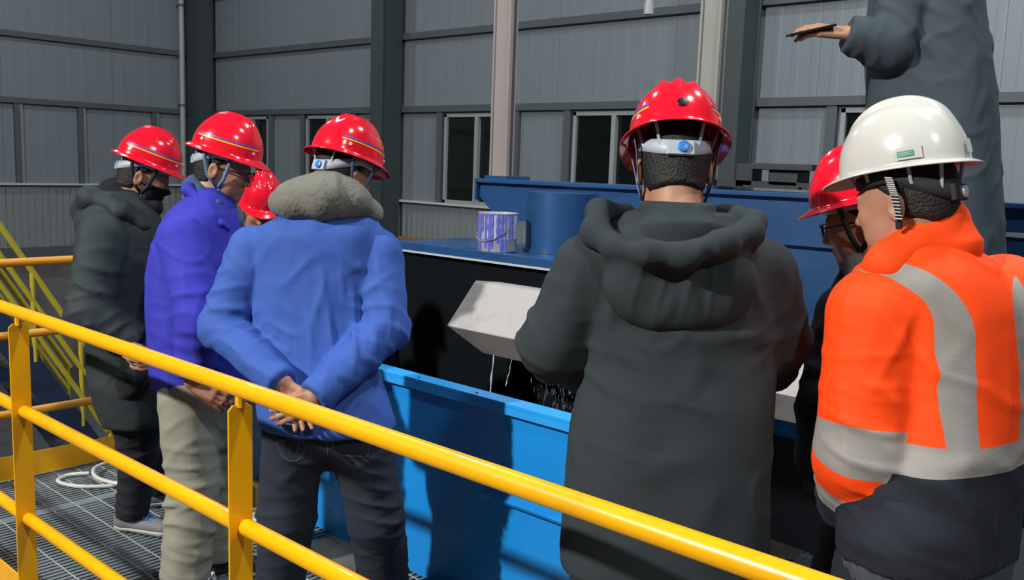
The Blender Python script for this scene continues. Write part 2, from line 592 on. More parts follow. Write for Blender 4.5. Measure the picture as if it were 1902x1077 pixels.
for xx in (-2.5, -1.95):
    box('hanger', (xx, 3.2, 1.04), (xx + 0.04, 3.42, 1.07), M_DARKSTEEL, ch)
tag(ch, 'off white slanted sheet metal chute with water running off it', 'chute')

# water running off the chute
random.seed(4)
for k, (x, y, r, zb) in enumerate(((-2.76, 2.975, 0.0042, 0.50), (-2.655, 2.98, 0.0018, 0.68), (-2.44, 2.975, 0.003, 0.55))):
    pts, rr = [], []
    for i in range(14):
        t = i / 13
        pts.append((x - 0.015 * t * t + 0.002 * math.sin(i * 1.1 + k), y - 0.02 * t, 0.805 + (zb - 0.805) * t))
        rr.append(r * (1.0 + 0.35 * math.sin(i * 1.7 + k)) * (0.7 + 0.5 * t))
    o = MB().tube(pts, rr, 8).build('water_stream', M_WATER, smooth=True)
    tag(o, ('thin water stream falling from the lower chute corner', 'faint water trickle next to the corner stream of the chute',
            'narrow water stream beside the splashing spray under the chute')[k], 'water')
mb = MB()
for i in range(190):
    x = random.gauss(-2.34, 0.07)
    z = 0.80 - abs(random.gauss(0, 0.12))
    y = 2.965 + random.uniform(-0.05, 0.05)
    L = random.uniform(0.006, 0.03)
    r = random.uniform(0.001, 0.0028)
    mb.tube([(x, y, z), (x + random.uniform(-0.003, 0.003), y, z - L / 2), (x, y, z - L)], [r * 0.3, r, r * 0.4], 5)
o = mb.build('water_spray', M_WATER, smooth=True)
tag(o, 'spray of falling water drops under the white chute', 'water', kind='stuff')

# ================================================================== blue beam, drum and posts behind the tank
bmx = empty('machine_beam', (-1.5, 4.1, 0))
MB().prism([(-3.87, 1.565), (1.4, 1.585), (1.4, 1.335), (-3.62, 1.335), (-3.76, 1.37), (-3.87, 1.46)], 1, 4.0, 4.03).build('beam_web', M_BLUE2, bmx)
MB().prism([(-3.88, 1.545), (1.4, 1.565), (1.4, 1.585), (-3.88, 1.567)], 1, 3.96, 4.22).build('beam_flange', M_BLUE2, bmx, bevel=0.003)
box('edge_plate', (-3.885, 3.97, 1.44), (-3.868, 4.2, 1.56), M_BLUE2, bmx)
box('side_panel', (-2.9, 4.04, 0.55), (1.4, 4.07, 1.50), M_BLUE2, bmx)
lc = empty('lower_cell', (-0.5, 3.9, 0))
box('side_flange', (-2.3, 3.80, 0.545), (1.4, 4.035, 0.585), M_BLUE2, lc)
box('flange_strip', (-2.3, 3.78, 0.50), (1.4, 3.80, 0.585), M_BLUE, lc)
box('shade_toned_side', (-2.3, 3.80, 0.0), (1.4, 3.815, 0.54), M_DARKFACE, lc)
tag(lc, 'low tank cell with shade-darkened side and blue top edge behind the passage', 'tank')
box('cable_tray', (-2.55, 4.05, 1.588), (-1.65, 4.2, 1.62), M_DARKSTEEL, bmx)
tag(bmx, 'long deep blue machine beam with side panel behind the tank', 'beam')

dr = empty('feed_drum', (-3.07, 3.80, 1.205))
MB().tube([(-3.07, 3.80, 1.206), (-3.07, 3.80, 1.52)], 0.185, 40).build('drum_shell', M_DRUM, dr, smooth=True)
MB().tube([(-3.07, 3.80, 1.206), (-3.07, 3.80, 1.222)], 0.196, 40).build('base_ring', M_BLUE2, dr, smooth=True)
tag(dr, 'glossy round blue drum on the tank deck under the beam', 'drum')

pb = empty('pipe_stub', (-3.42, 3.62, 1.206))
MB().tube([(-3.46, 3.66, 1.206), (-3.46, 3.66, 1.235)], 0.018, 12).build('base', M_STEEL, pb, smooth=True)
MB().tube([(-3.46, 3.66, 1.235), (-3.46, 3.66, 1.325)], 0.013, 12).build('rod', M_TRIM, pb, smooth=True)
tag(pb, 'short bright threaded rod standing between paint tin and drum', 'rod')


def beige_post(x, label, w=0.19, M_PRIMER=M_PRIMER):
    e = empty('steel_post', (x, 4.1, 1.567))
    z0, z1 = 1.587, 8.0
    box('flange', (x - w / 2, 4.02, z0), (x + w / 2, 4.032, z1), M_PRIMER, e)
    box('flange', (x - w / 2, 4.058, z0), (x + w / 2, 4.07, z1), M_PRIMER, e)
    box('web', (x - 0.005, 4.032, z0), (x + 0.005, 4.058, z1), M_PRIMER, e)
    box('lip', (x + w / 2 - 0.012, 4.006, z0), (x + w / 2, 4.02, z1), M_PRIMER, e)
    box('lip', (x - w / 2, 4.006, z0), (x - w / 2 + 0.012, 4.02, z1), M_PRIMER, e)
    box('base_plate', (x - w / 2 - 0.02, 3.99, 1.567), (x + w / 2 + 0.02, 4.2, 1.588), M_BLUE2, e)
    tag(e, label, 'post')


beige_post(-3.735, 'pinkish beige steel post at the open end of the blue beam', 0.135)
beige_post(-2.365, 'beige steel post on the blue beam in front of the dark wall column', 0.115, M_PRIMER2)

br = empty('bearing_bracket', (-1.95, 4.1, 1.586))
box('foot_plate', (-2.14, 4.02, 1.588), (-1.86, 4.2, 1.60), M_DARKSTEEL, br)
box('pedestal', (-2.03, 4.05, 1.60), (-1.88, 4.18, 1.675), M_DARKSTEEL, br, bevel=0.006)
box('pillar', (-2.20, 4.05, 1.588), (-2.11, 4.15, 1.70), M_DARKSTEEL, br, bevel=0.004)
box('top_plate', (-2.11, 4.02, 1.675), (-1.80, 4.2, 1.705), M_DARKSTEEL, br, bevel=0.003)
tag(br, 'black steel bracket with flat top plate on the blue beam', 'bracket')

gb = box('grab_bar', (-1.02, 3.985, 1.443), (-0.4, 3.999, 1.462), M_TRIM, bevel=0.002)
tag(gb, 'pale flat bar fixed on the blue panel behind the orange jacket', 'bar')

# yellow pipe far behind, along the base of the long wall
yp = empty('wall_pipe', (-9.5, 10.0, ZG))
MB().tube([(-11.6, 10.1, 0.36), (-5.9, 10.1, 0.36)], 0.05, 12).build('pipe', mat('brown yellow pipe paint', '7d5a22', 0.6), yp, smooth=True)
for xx in (-11.2, -9.0, -6.8):
    box('support', (xx, 10.06, ZG), (xx + 0.06, 10.14, 0.33), M_GIRT, yp)
tag(yp, 'brownish yellow pipe running along the base of the window wall', 'pipe')

# paint tin with dried drips
PX, PY, PZ, PR, PH = -3.24, 3.492, 1.2115, 0.100, 0.197
pt = empty('paint_tin', (PX, PY, PZ))
mb = MB()
prof = [(0.0, 0.002), (PR - 0.002, 0.0), (PR, 0.004), (PR, PH * 0.33), (PR + 0.0015, PH * 0.34), (PR, PH * 0.36), (PR, PH - 0.006), (PR + 0.004, PH - 0.004), (PR + 0.004, PH), (PR - 0.004, PH), (PR - 0.004, PH - 0.012), (0, PH - 0.014)]
n = 40
vs, fs = [], []
for r, z in prof:
    for k in range(n):
        a = 2 * math.pi * k / n
        vs.append((PX + r * math.cos(a), PY + r * math.sin(a), PZ + z))
for i in range(len(prof) - 1):
    for k in range(n):
        fs.append((i * n + k, i * n + (k + 1) % n, (i + 1) * n + (k + 1) % n, (i + 1) * n + k))
mb.add(vs, fs).build('tin_body', M_CAN, pt, smooth=True, angle=40)
random.seed(11)
for k in range(15):
    a0 = math.radians(-172 + k * 12.5 + random.uniform(-3, 3))
    w = random.uniform(0.004, 0.010)
    zl = random.choice([0.0, 0.02, 0.05, 0.1, 0.004, 0.0, 0.07])
    vs, fs = [], []
    ms = 10
    for i in range(ms):
        z = PZ + PH - 0.002 + (zl - PH) * i / (ms - 1)
        ww = w * (1.0 if i < ms - 1 else 0.5) * (1 + 0.25 * math.sin(i * 2 + k))
        for j, (da, dr_) in enumerate(((-1, 0.0005), (-0.5, 0.003), (0.5, 0.003), (1, 0.0005))):
            a = a0 + da * ww / PR
            vs.append((PX + (PR + 0.0006 + dr_) * math.cos(a), PY + (PR + 0.0006 + dr_) * math.sin(a), z))
    for i in range(ms - 1):
        for j in range(3):
            fs.append((4 * i + j, 4 * i + j + 1, 4 * i + 5 + j, 4 * i + 4 + j))
    MB().add(vs, fs).build('paint_drip', M_PAINT, pt, smooth=True)
hp_ = [(PX + (PR + 0.006) * math.cos(t), PY + (PR + 0.008) * math.sin(t) * 1.0, PZ + PH * 0.72 - 0.09 * math.sin(-t) * (1 if math.sin(t) < 0 else 0)) for t in [math.pi + math.pi * i / 16 for i in range(17)]]
MB().tube(hp_, 0.002, 6).build('wire_handle', M_STEEL, pt, smooth=True)
tag(pt, 'open paint tin with blue drips down its side on the tank edge', 'paint tin')

# step under the man who stands higher up
sp = empty('step_platform', (-0.95, 3.6, 0))
box('top', (-1.30, 3.20, 1.11), (-0.45, 3.74, 1.15), M_DARKSTEEL, sp, bevel=0.004)
for xx in (-1.27, -0.53):
    for yy in (3.23, 3.66):
        box('leg', (xx, yy, 0), (xx + 0.05, yy + 0.05, 1.11), M_DARKSTEEL, sp)
tag(sp, 'dark steel step platform carrying the man with the phone', 'platform')


# ================================================================== clutter on the grating
def coil(name, pts, r, label, cat='hose', m=None):
    P = [Vector(p) for p in pts]
    q = []
    for i in range(len(P) - 1):
        p0, p1, p2, p3 = P[max(i - 1, 0)], P[i], P[i + 1], P[min(i + 2, len(P) - 1)]
        for k in range(8):
            t = k / 8
            q.append(0.5 * ((2 * p1) + (-p0 + p2) * t + (2 * p0 - 5 * p1 + 4 * p2 - p3) * t * t + (-p0 + 3 * p1 - 3 * p2 + p3) * t ** 3))
    q.append(P[-1])
    o = MB().tube(q, r, 8).build(name, m or M_HOSE, smooth=True)
    return tag(o, label, cat)


Z0 = 0.011
coil('hose', [(-4.62, 1.95, Z0), (-4.66, 1.86, Z0), (-4.60, 1.79, Z0), (-4.46, 1.84, Z0), (-4.36, 1.99, Z0), (-4.42, 2.12, 0.02), (-4.55, 2.16, 0.03), (-4.66, 2.1, 0.03), (-4.62, 1.98, 0.03),
              (-4.46, 1.93, 0.03), (-4.28, 2.02, 0.02), (-4.2, 2.2, Z0), (-4.3, 2.32, Z0), (-4.5, 2.34, Z0), (-4.66, 2.3, Z0), (-4.62, 2.2, Z0), (-4.4, 2.2, Z0)], 0.0095,
     'white hose lying in loops beside the toe board')
coil('hose', [(-3.62, 2.30, Z0), (-3.52, 2.22, Z0), (-3.35, 2.24, Z0), (-3.28, 2.33, Z0), (-3.4, 2.36, 0.025), (-3.55, 2.31, 0.03), (-3.62, 2.2, 0.02), (-3.5, 2.13, Z0), (-3.34, 2.14, Z0), (-3.25, 2.19, Z0), (-3.17, 2.21, Z0)], 0.009, 'white hose bunched up on the grating in front of the tank')
coil('hose', [(-3.35, 1.86, Z0), (-3.2, 1.82, Z0), (-3.05, 1.9, Z0), (-2.98, 2.0, Z0), (-3.08, 2.04, 0.02), (-3.2, 1.97, 0.025), (-3.26, 1.88, 0.025), (-3.1, 1.78, Z0), (-2.95, 1.76, Z0), (-2.8, 1.80, Z0)], 0.008,
     'thin white hose winding over the grating between the two men in blue')
wb = MB().box((-3.74, 2.28, 0.0), (-3.60, 2.36, 0.13)).build('wood_block', M_WOOD, bevel=0.004)
tag(wb, 'small raw wooden block standing beside the hose', 'wood block')
rg = MB()
random.seed(3)
vs, fs = [], []
nx, ny = 14, 9
for i in range(nx):
    for j in range(ny):
        u, v = i / (nx - 1), j / (ny - 1)
        e = max(0, (1 - (2 * u - 1) ** 4) * (1 - (2 * v - 1) ** 4)) ** 0.5
        vs.append((-3.12 + 0.34 * u + random.uniform(-.01, .01), 2.10 + 0.24 * v + random.uniform(-.01, .01), 0.002 + e * (0.035 + random.uniform(0, 0.02))))
for i in range(nx - 1):
    for j in range(ny - 1):
        fs.append((i * ny + j, (i + 1) * ny + j, (i + 1) * ny + j + 1, i * ny + j + 1))
o = rg.add(vs, fs).build('rag', M_SACK, smooth=True, angle=80)
tag(o, 'crumpled dusty grey rag on the grating at the tank foot', 'rag')
vs = [(-2.93, 2.335, 0.01), (-2.86, 2.35, 0.006), (-2.89, 2.325, 0.055), (-2.9, 2.345, 0.05)]
o = MB().add(vs, [(0, 1, 2), (0, 2, 3), (1, 3, 2), (0, 3, 1)]).build('plastic_scrap', mat('pale blue plastic', '8fc0da', 0.4))
tag(o, 'small pale blue plastic scrap lying against the tank', 'scrap')
vs = [(-1.86, 3.66, 0.003), (-1.72, 3.58, 0.003), (-1.58, 3.66, 0.006), (-1.60, 3.76, 0.003), (-1.80, 3.76, 0.012)]
o = MB().add(vs + [(x, y, z + 0.012) for x, y, z in vs], [(0, 1, 2, 3, 4), (9, 8, 7, 6, 5)] + [(i, (i + 1) % 5, 5 + (i + 1) % 5, 5 + i) for i in range(5)]).build('rag', M_SACK)
tag(o, 'flat pale rag on the grating before the low tank cell', 'rag')

# ================================================================== distance-field kit for people and their clothes
f32 = np.float32


def A3(p):
    return np.array(p, dtype=f32)


def seg(P, a, b):
    a, b = A3(a), A3(b)
    ab = b - a
    L2 = float(ab @ ab) + 1e-12
    t = np.clip(((P - a) @ ab) / L2, 0, 1)
    d = np.linalg.norm(P - a - t[:, None] * ab, axis=1)
    return d, t


def cap(P, a, b, ra, rb):
    d, t = seg(P, a, b)
    return d - (ra + (rb - ra) * t)


def ell(P, c, r, M=None):
    """ellipsoid, M rows = local axes"""
    q = P - A3(c)
    if M is not None:
        q = q @ np.asarray(M, dtype=f32).T
    r = A3(r)
    k0 = np.linalg.norm(q / r, axis=1)
    k1 = np.linalg.norm(q / (r * r), axis=1) + 1e-9
    return k0 * (k0 - 1.0) / k1


def smin(a, b, k):
    h = np.maximum(k - np.abs(a - b), 0) / k
    return np.minimum(a, b) - h * h * k * 0.25


def smax(a, b, k):
    return -smin(-a, -b, k)


class Loft:
    """body of elliptic sections stacked along z: rows (cx, cy, z, ra, rb), s/f = side and forward axes"""

    def __init__(self, rows, s, f, power=2.3, smooth=2.0):
        rows = np.array(sorted(rows, key=lambda r: r[2]), dtype=float)
        z0, z1 = rows[0, 2], rows[-1, 2]
        n = 90
        z = np.linspace(z0, z1, n)
        cols = [np.interp(z, rows[:, 2], rows[:, k]) for k in (0, 1, 3, 4)]
        if smooth > 0:
            w = np.exp(-0.5 * (np.arange(-8, 9) / smooth) ** 2)
            w /= w.sum()
            cols = [np.convolve(np.pad(c, 8, mode='edge'), w, mode='valid') for c in cols]
        self.z, self.c = z, cols
        self.s, self.f, self.p = A3(s), A3(f), power
        self.z0, self.z1 = z0, z1

    def at(self, z):
        return [np.interp(z, self.z, c) for c in self.c]

    def __call__(self, P):
        z = P[:, 2]
        cx, cy, ra, rb = [c.astype(f32) for c in self.at(z)]
        dx, dy = P[:, 0] - cx, P[:, 1] - cy
        a = np.abs(dx * self.s[0] + dy * self.s[1]) / ra
        b = np.abs(dx * self.f[0] + dy * self.f[1]) / rb
        k = (a ** self.p + b ** self.p + 1e-12) ** (1.0 / self.p)
        d = (k - 1.0) * np.minimum(ra, rb)
        return smax(smax(d, self.z0 - z, 0.015), z - self.z1, 0.015)


def surface(sdf, lo, hi, h):
    """naive surface nets of sdf over a box, evaluated only near the surface"""
    lo = np.array(lo, float) - 3 * h
    hi = np.array(hi, float) + 3 * h
    B = 8
    nb = np.ceil((hi - lo) / (h * B)).astype(int)
    n = nb * B
    cx = [lo[i] + (np.arange(nb[i]) + 0.5) * h * B - 0.5 * h for i in range(3)]
    G = np.stack(np.meshgrid(*cx, indexing='ij'), -1).reshape(-1, 3).astype(f32)
    dc = sdf(G)
    act = np.abs(dc) < h * B * 1.25
    val = np.repeat(np.repeat(np.repeat(np.where(dc < 0, -1.0, 1.0).astype(f32).reshape(nb), B, 0), B, 1), B, 2)
    ids = np.argwhere(act.reshape(nb))
    off = np.stack(np.meshgrid(*[np.arange(B)] * 3, indexing='ij'), -1).reshape(-1, 3)
    CH = 900
    for i in range(0, len(ids), CH):
        g = (ids[i:i + CH, None, :] * B + off[None]).reshape(-1, 3)
        P = (lo + g * h).astype(f32)
        val[g[:, 0], g[:, 1], g[:, 2]] = sdf(P)
    s = val < 0
    cnt = np.zeros(tuple(n - 1), np.uint8)
    for dx in (0, 1):
        for dy in (0, 1):
            for dz in (0, 1):
                cnt += s[dx:n[0] - 1 + dx, dy:n[1] - 1 + dy, dz:n[2] - 1 + dz]
    cells = np.argwhere((cnt > 0) & (cnt < 8))
    idx = np.full(tuple(n - 1), -1, np.int32)
    idx[cells[:, 0], cells[:, 1], cells[:, 2]] = np.arange(len(cells))
    corner = np.array([(a, b, c) for a in (0, 1) for b in (0, 1) for c in (0, 1)])
    cv = np.stack([val[cells[:, 0] + a, cells[:, 1] + b, cells[:, 2] + c] for a, b, c in corner], 1)
    acc = np.zeros((len(cells), 3))
    num = np.zeros(len(cells))
    for i in range(8):
        for j in range(i + 1, 8):
            if np.abs(corner[i] - corner[j]).sum() == 1:
                va, vb = cv[:, i], cv[:, j]
                m = (va < 0) != (vb < 0)
                t = np.where(m, va / np.where(m, va - vb, 1), 0)
                p = corner[i] + t[:, None] * (corner[j] - corner[i])
                acc += p * m[:, None]
                num += m
    V = lo + (cells + acc / num[:, None]) * h
    faces = []
    for ax in range(3):
        u, w = (ax + 1) % 3, (ax + 2) % 3
        sl0 = [slice(None)] * 3
        sl1 = [slice(None)] * 3
        sl0[ax] = slice(0, n[ax] - 1)
        sl1[ax] = slice(1, n[ax])
        ch = s[tuple(sl0)] != s[tuple(sl1)]
        e = np.argwhere(ch)
        ok = (e[:, u] > 0) & (e[:, w] > 0) & (e[:, u] < n[u] - 1) & (e[:, w] < n[w] - 1)
        e = e[ok]
        du = np.zeros(3, int)
        dw = np.zeros(3, int)
        du[u] = 1
        dw[w] = 1
        q = [idx[tuple((e - a * du - b * dw).T)] for a, b in ((0, 0), (1, 0), (1, 1), (0, 1))]
        q = np.stack(q, 1)
        inside = s[tuple(e.T)]
        q[~inside] = q[~inside][:, ::-1]
        faces.append(q)
    Fq = np.concatenate(faces)
    Fq = Fq[(Fq >= 0).all(1)]
    return V, Fq


def normals(V, Fq):
    a = V[Fq[:, 2]] - V[Fq[:, 0]]
    b = V[Fq[:, 3]] - V[Fq[:, 1]]
    fn = np.cross(a, b)
    N = np.zeros_like(V)
    for k in range(4):
        np.add.at(N, Fq[:, k], fn)
    return N / (np.linalg.norm(N, axis=1, keepdims=True) + 1e-12)


def relax(V, Fq, it=1, lam=0.5):
    for _ in range(it):
        S = np.zeros_like(V)
        c = np.zeros(len(V))
        for k in range(4):
            j = Fq[:, (k + 1) % 4]
            i = Fq[:, k]
            np.add.at(S, i, V[j])
            np.add.at(S, j, V[i])
            np.add.at(c, i, 1)
            np.add.at(c, j, 1)
        V = V + lam * (S / np.maximum(c, 1)[:, None] - V)
    return V


def cut_mesh(V, N, T, g):
    """split triangles along g = 0 so that seams between cloths are clean"""
    sg = g > 0
    s3 = sg[T]
    c = s3.sum(1)
    mix = (c == 1) | (c == 2)
    keep = T[~mix]
    X = T[mix]
    sx = s3[mix]
    odd_true = c[mix] == 1
    odd = np.where(odd_true, np.argmax(sx, 1), np.argmin(sx, 1))
    r = np.arange(len(X))
    a, b, d = X[r, odd], X[r, (odd + 1) % 3], X[r, (odd + 2) % 3]
    E = np.concatenate([np.stack([a, b], 1), np.stack([a, d], 1)])
    E = np.sort(E, 1)
    U, inv = np.unique(E, axis=0, return_inverse=True)
    inv = inv.ravel()
    ga, gb = g[U[:, 0]], g[U[:, 1]]
    t = np.clip(ga / np.where(np.abs(ga - gb) < 1e-12, 1, ga - gb), 0.02, 0.98)[:, None]
    V2 = np.concatenate([V, V[U[:, 0]] * (1 - t) + V[U[:, 1]] * t])
    N2 = np.concatenate([N, N[U[:, 0]] * (1 - t) + N[U[:, 1]] * t])
    n0 = len(V)
    p, q = n0 + inv[:len(X)], n0 + inv[len(X):]
    T2 = np.concatenate([keep, np.stack([a, p, q], 1), np.stack([p, b, d], 1), np.stack([p, d, q], 1)])
    return V2, N2, T2


def quad_mesh(name, V, Fq, m, parent, base, keep=None):
    if keep is not None:
        Fq = Fq[keep]
        used = np.unique(Fq)
        mp = np.full(len(V), -1, np.int64)
        mp[used] = np.arange(len(used))
        V = V[used]
        Fq = mp[Fq]
    me = bpy.data.meshes.new(name)
    me.vertices.add(len(V))
    me.vertices.foreach_set('co', (V - np.array(base)).astype(np.float32).ravel())
    nf = len(Fq)
    kf = Fq.shape[1]
    me.loops.add(nf * kf)
    me.loops.foreach_set('vertex_index', Fq.astype(np.int32).ravel())
    me.polygons.add(nf)
    me.polygons.foreach_set('loop_start', np.arange(0, nf * kf, kf, dtype=np.int32))
    me.polygons.foreach_set('use_smooth', np.ones(nf, dtype=bool))
    me.update(calc_edges=True)
    me.validate()
    me.materials.append(m)
    return link(bpy.data.objects.new(name, me), parent)


def wnoise(P, seed, freq, octaves=3):
    """cheap smooth noise: sums of sines in random directions; freq may be a 3-vector for stretched folds"""
    r = np.random.RandomState(seed)
    out = np.zeros(len(P))
    Q = P * np.asarray(freq)
    amp = 1.0
    for _ in range(octaves):
        for k in range(5):
            d = r.normal(size=3)
            d /= np.linalg.norm(d)
            out += amp * np.sin(Q @ d * 6.283 + r.uniform(0, 6.283)) / 3.0
        Q = Q * 1.9
        amp *= 0.5
    return out


def fold_waves(V, N, folds, seed):
    """displace V along N: each fold = (centre, direction, wavelength, amplitude, reach)"""
    D = np.zeros(len(V))
    for i, (c, d, wl, amp, reach) in enumerate(folds):
        d = np.array(d, float)
        d /= np.linalg.norm(d)
        q = V - np.array(c)
        r2 = (q * q).sum(1) / (reach * reach)
        m = r2 < 6
        if not m.any():
            continue
        warp = wnoise(V[m], seed + i * 7, 2.2, 2) * 2.2
        come = np.clip(0.55 + 0.7 * wnoise(V[m], seed + i * 11 + 3, 5.0, 1), 0, 1.2)
        w = np.sin(q[m] @ d * 6.2832 / (wl * 1.15) + warp)
        sh = 1.7 * np.exp(-2.6 * (1 - w)) - 0.45
        D[m] += amp * sh * come * np.exp(-r2[m])
    return V + N * D[:, None]


# ------------------------------------------------------------------ person materials
def cloth(name, col, rough=0.85, var=0.10, bump=0.05, bscale=260, **k):
    return mat(name, col, rough, 0, var, 9, bump, bscale, spec=0.25, **k)


M_SKIN = mat('skin', 'a8785e', 0.55, 0, 0.12, 14, 0.05, 90)
M_HAIR = mat('black hair', '15130f', 0.6, 0, 0.3, 60, 0.6, 160)
M_RED = mat('glossy red helmet plastic', 'e0142c', 0.16, 0, 0.03, 4, coat=0.5)
M_WHITEH = mat('glossy white helmet plastic', 'c8c8bf', 0.2, 0, 0.03, 4, coat=0.5)
M_STRIPE_Y = mat('yellow stripe tape', 'f2a01c', 0.4)
M_STRIPE_P = mat('purple stripe tape', '6f3a96', 0.4)
M_BAND = mat('pale grey headband plastic', 'aab2bb', 0.45)
M_STRAP = mat('slate blue webbing', '5f7594', 0.7)
M_STRAPW = mat('black webbing', '22252a', 0.8)
M_DIAL = mat('blue adjusting knob', '2f7ed0', 0.35)
M_GREEN = mat('green sticker print', '2c8a63', 0.5)
M_RIVET = mat('pale plastic rivet', 'd7b7ae', 0.35)
M_MASK = cloth('black face mask', '0d0f11')
M_SPECS = mat('black spectacle frame', '0c0c0e', 0.3)
M_LENS = mat('spectacle lens', 'cfd8da', 0.05, trans=0.9)
M_SILVER = mat('silver reflective tape', '8c8883', 0.65, 0.0, 0.06, 20, 0.1, 200)
M_SHOE = mat('grey shoe', '6d6f73', 0.7)
M_SOLE = mat('pale shoe sole', 'b7b6b0', 0.6)
M_SHOED = mat('black shoe', '17181a', 0.5)
M_SCREEN = mat('black phone glass', '101215', 0.15)
PAL = {
    'black_green': cloth('black green coat cloth', '2b3436', 0.7),
    'royal_blue': cloth('royal blue work jacket cloth', '3536a8', 0.75),
    'mid_blue': cloth('mid blue work jacket cloth', '3a5ba8', 0.75),
    'charcoal': cloth('charcoal coat cloth', '2e3538', 0.85),
    'orange': cloth('fluorescent orange cloth', 'ff4a0c', 0.7, 0.05),
    'navy': cloth('dark navy cloth', '242730', 0.85),
    'black': cloth('black jacket cloth', '1d1d22', 0.85),
    'slate': cloth('haze lightened dark jacket cloth', '3b464d', 0.8),  # dark cloth, colour lightened to stand in for haze
    'jeans': cloth('dark blue jeans denim', '2b303b', 0.9, 0.25),
    'khaki': cloth('light grey trousers cloth', '8b8b7d', 0.9),
    'dark_trousers': cloth('black trousers cloth', '24252a', 0.9),
    'fleece': cloth('olive grey fleece', '73736a', 0.95, 0.25, 0.5, 70),
    'shirt': cloth('grey blue shirt cloth', '3c5270', 0.85),
    'grey_rib': cloth('charcoal rib knit', '4b4f58', 0.9),
}


def rot_frame(fwd2, pitch, roll=0.0, yaw_extra=0.0):
    """rows: right, forward, up of a head that faces fwd2 and looks down by pitch"""
    f = Vector((fwd2[0], fwd2[1], 0)).normalized()
    f = Matrix.Rotation(yaw_extra, 3, 'Z') @ f
    s = Vector((f.y, -f.x, 0))
    u = Vector((0, 0, 1))
    f2 = f * math.cos(pitch) - u * math.sin(pitch)
    u2 = u * math.cos(pitch) + f * math.sin(pitch)
    s2 = s * math.cos(roll) + u2 * math.sin(roll)
    u3 = u2 * math.cos(roll) - s * math.sin(roll)
    return np.array([s2, f2, u3], dtype=float)


# ------------------------------------------------------------------ helmets
class HelmetShape:
    def __init__(self, kind):
        self.kind = kind
        if kind == 'red':
            self.a, self.b, self.h, self.zb = 0.106, 0.131, 0.138, 0.066
        else:
            self.a, self.b, self.h, self.zb = 0.106, 0.133, 0.142, 0.072

    def brim(self, ph):
        fr = max(0.0, math.sin(ph))
        bk = max(0.0, -math.sin(ph))
        if self.kind == 'red':
            return 0.021 + 0.022 * fr ** 3 + 0.003 * bk, 0.012 + 0.010 * fr ** 3
        return 0.006 + 0.040 * fr ** 4 + 0.016 * bk ** 3, 0.006 + 0.014 * fr ** 4 + 0.004 * bk ** 3

    def point(self, ph, v):
        """ph azimuth (pi/2 = front), v: -1..0 brim (edge to root), 0..1 dome (root to crown)"""
        c, s = math.cos(ph), math.sin(ph)
        r0 = 1.0 / ((abs(c) / self.a) ** 2.2 + (abs(s) / self.b) ** 2.2) ** (1 / 2.2)
        bw, bd = self.brim(ph)
        if v <= 0:
            t = -v
            r = r0 + bw * t
            z = self.zb - bd * t ** 1.4
        else:
            rho = math.cos(v * math.pi / 2)
            r = r0 * rho ** 0.92
            z = self.zb + self.h * math.sin(v * math.pi / 2) ** 0.93
            x, y = r * c, r * s
            if self.kind == 'red':
                w = 1 / (1 + math.exp(-(v - 0.46) * 28)) / (1 + math.exp((abs(y - 0.005) - 0.085) * 130))
                for xi, am in ((0.0, 0.011), (0.037, 0.010), (-0.037, 0.010)):
                    z += am * w * math.exp(-((x - xi) / 0.0095) ** 2)
            else:
                w = 1 / (1 + math.exp(-(v - 0.42) * 22))
                z += 0.012 * w * (1 / (1 + math.exp((abs(x) - 0.024) * 500)))
                z -= 0.004 * w * math.exp(-((abs(x) - 0.036) / 0.009) ** 2)
        return np.array((r * c, r * s, z))


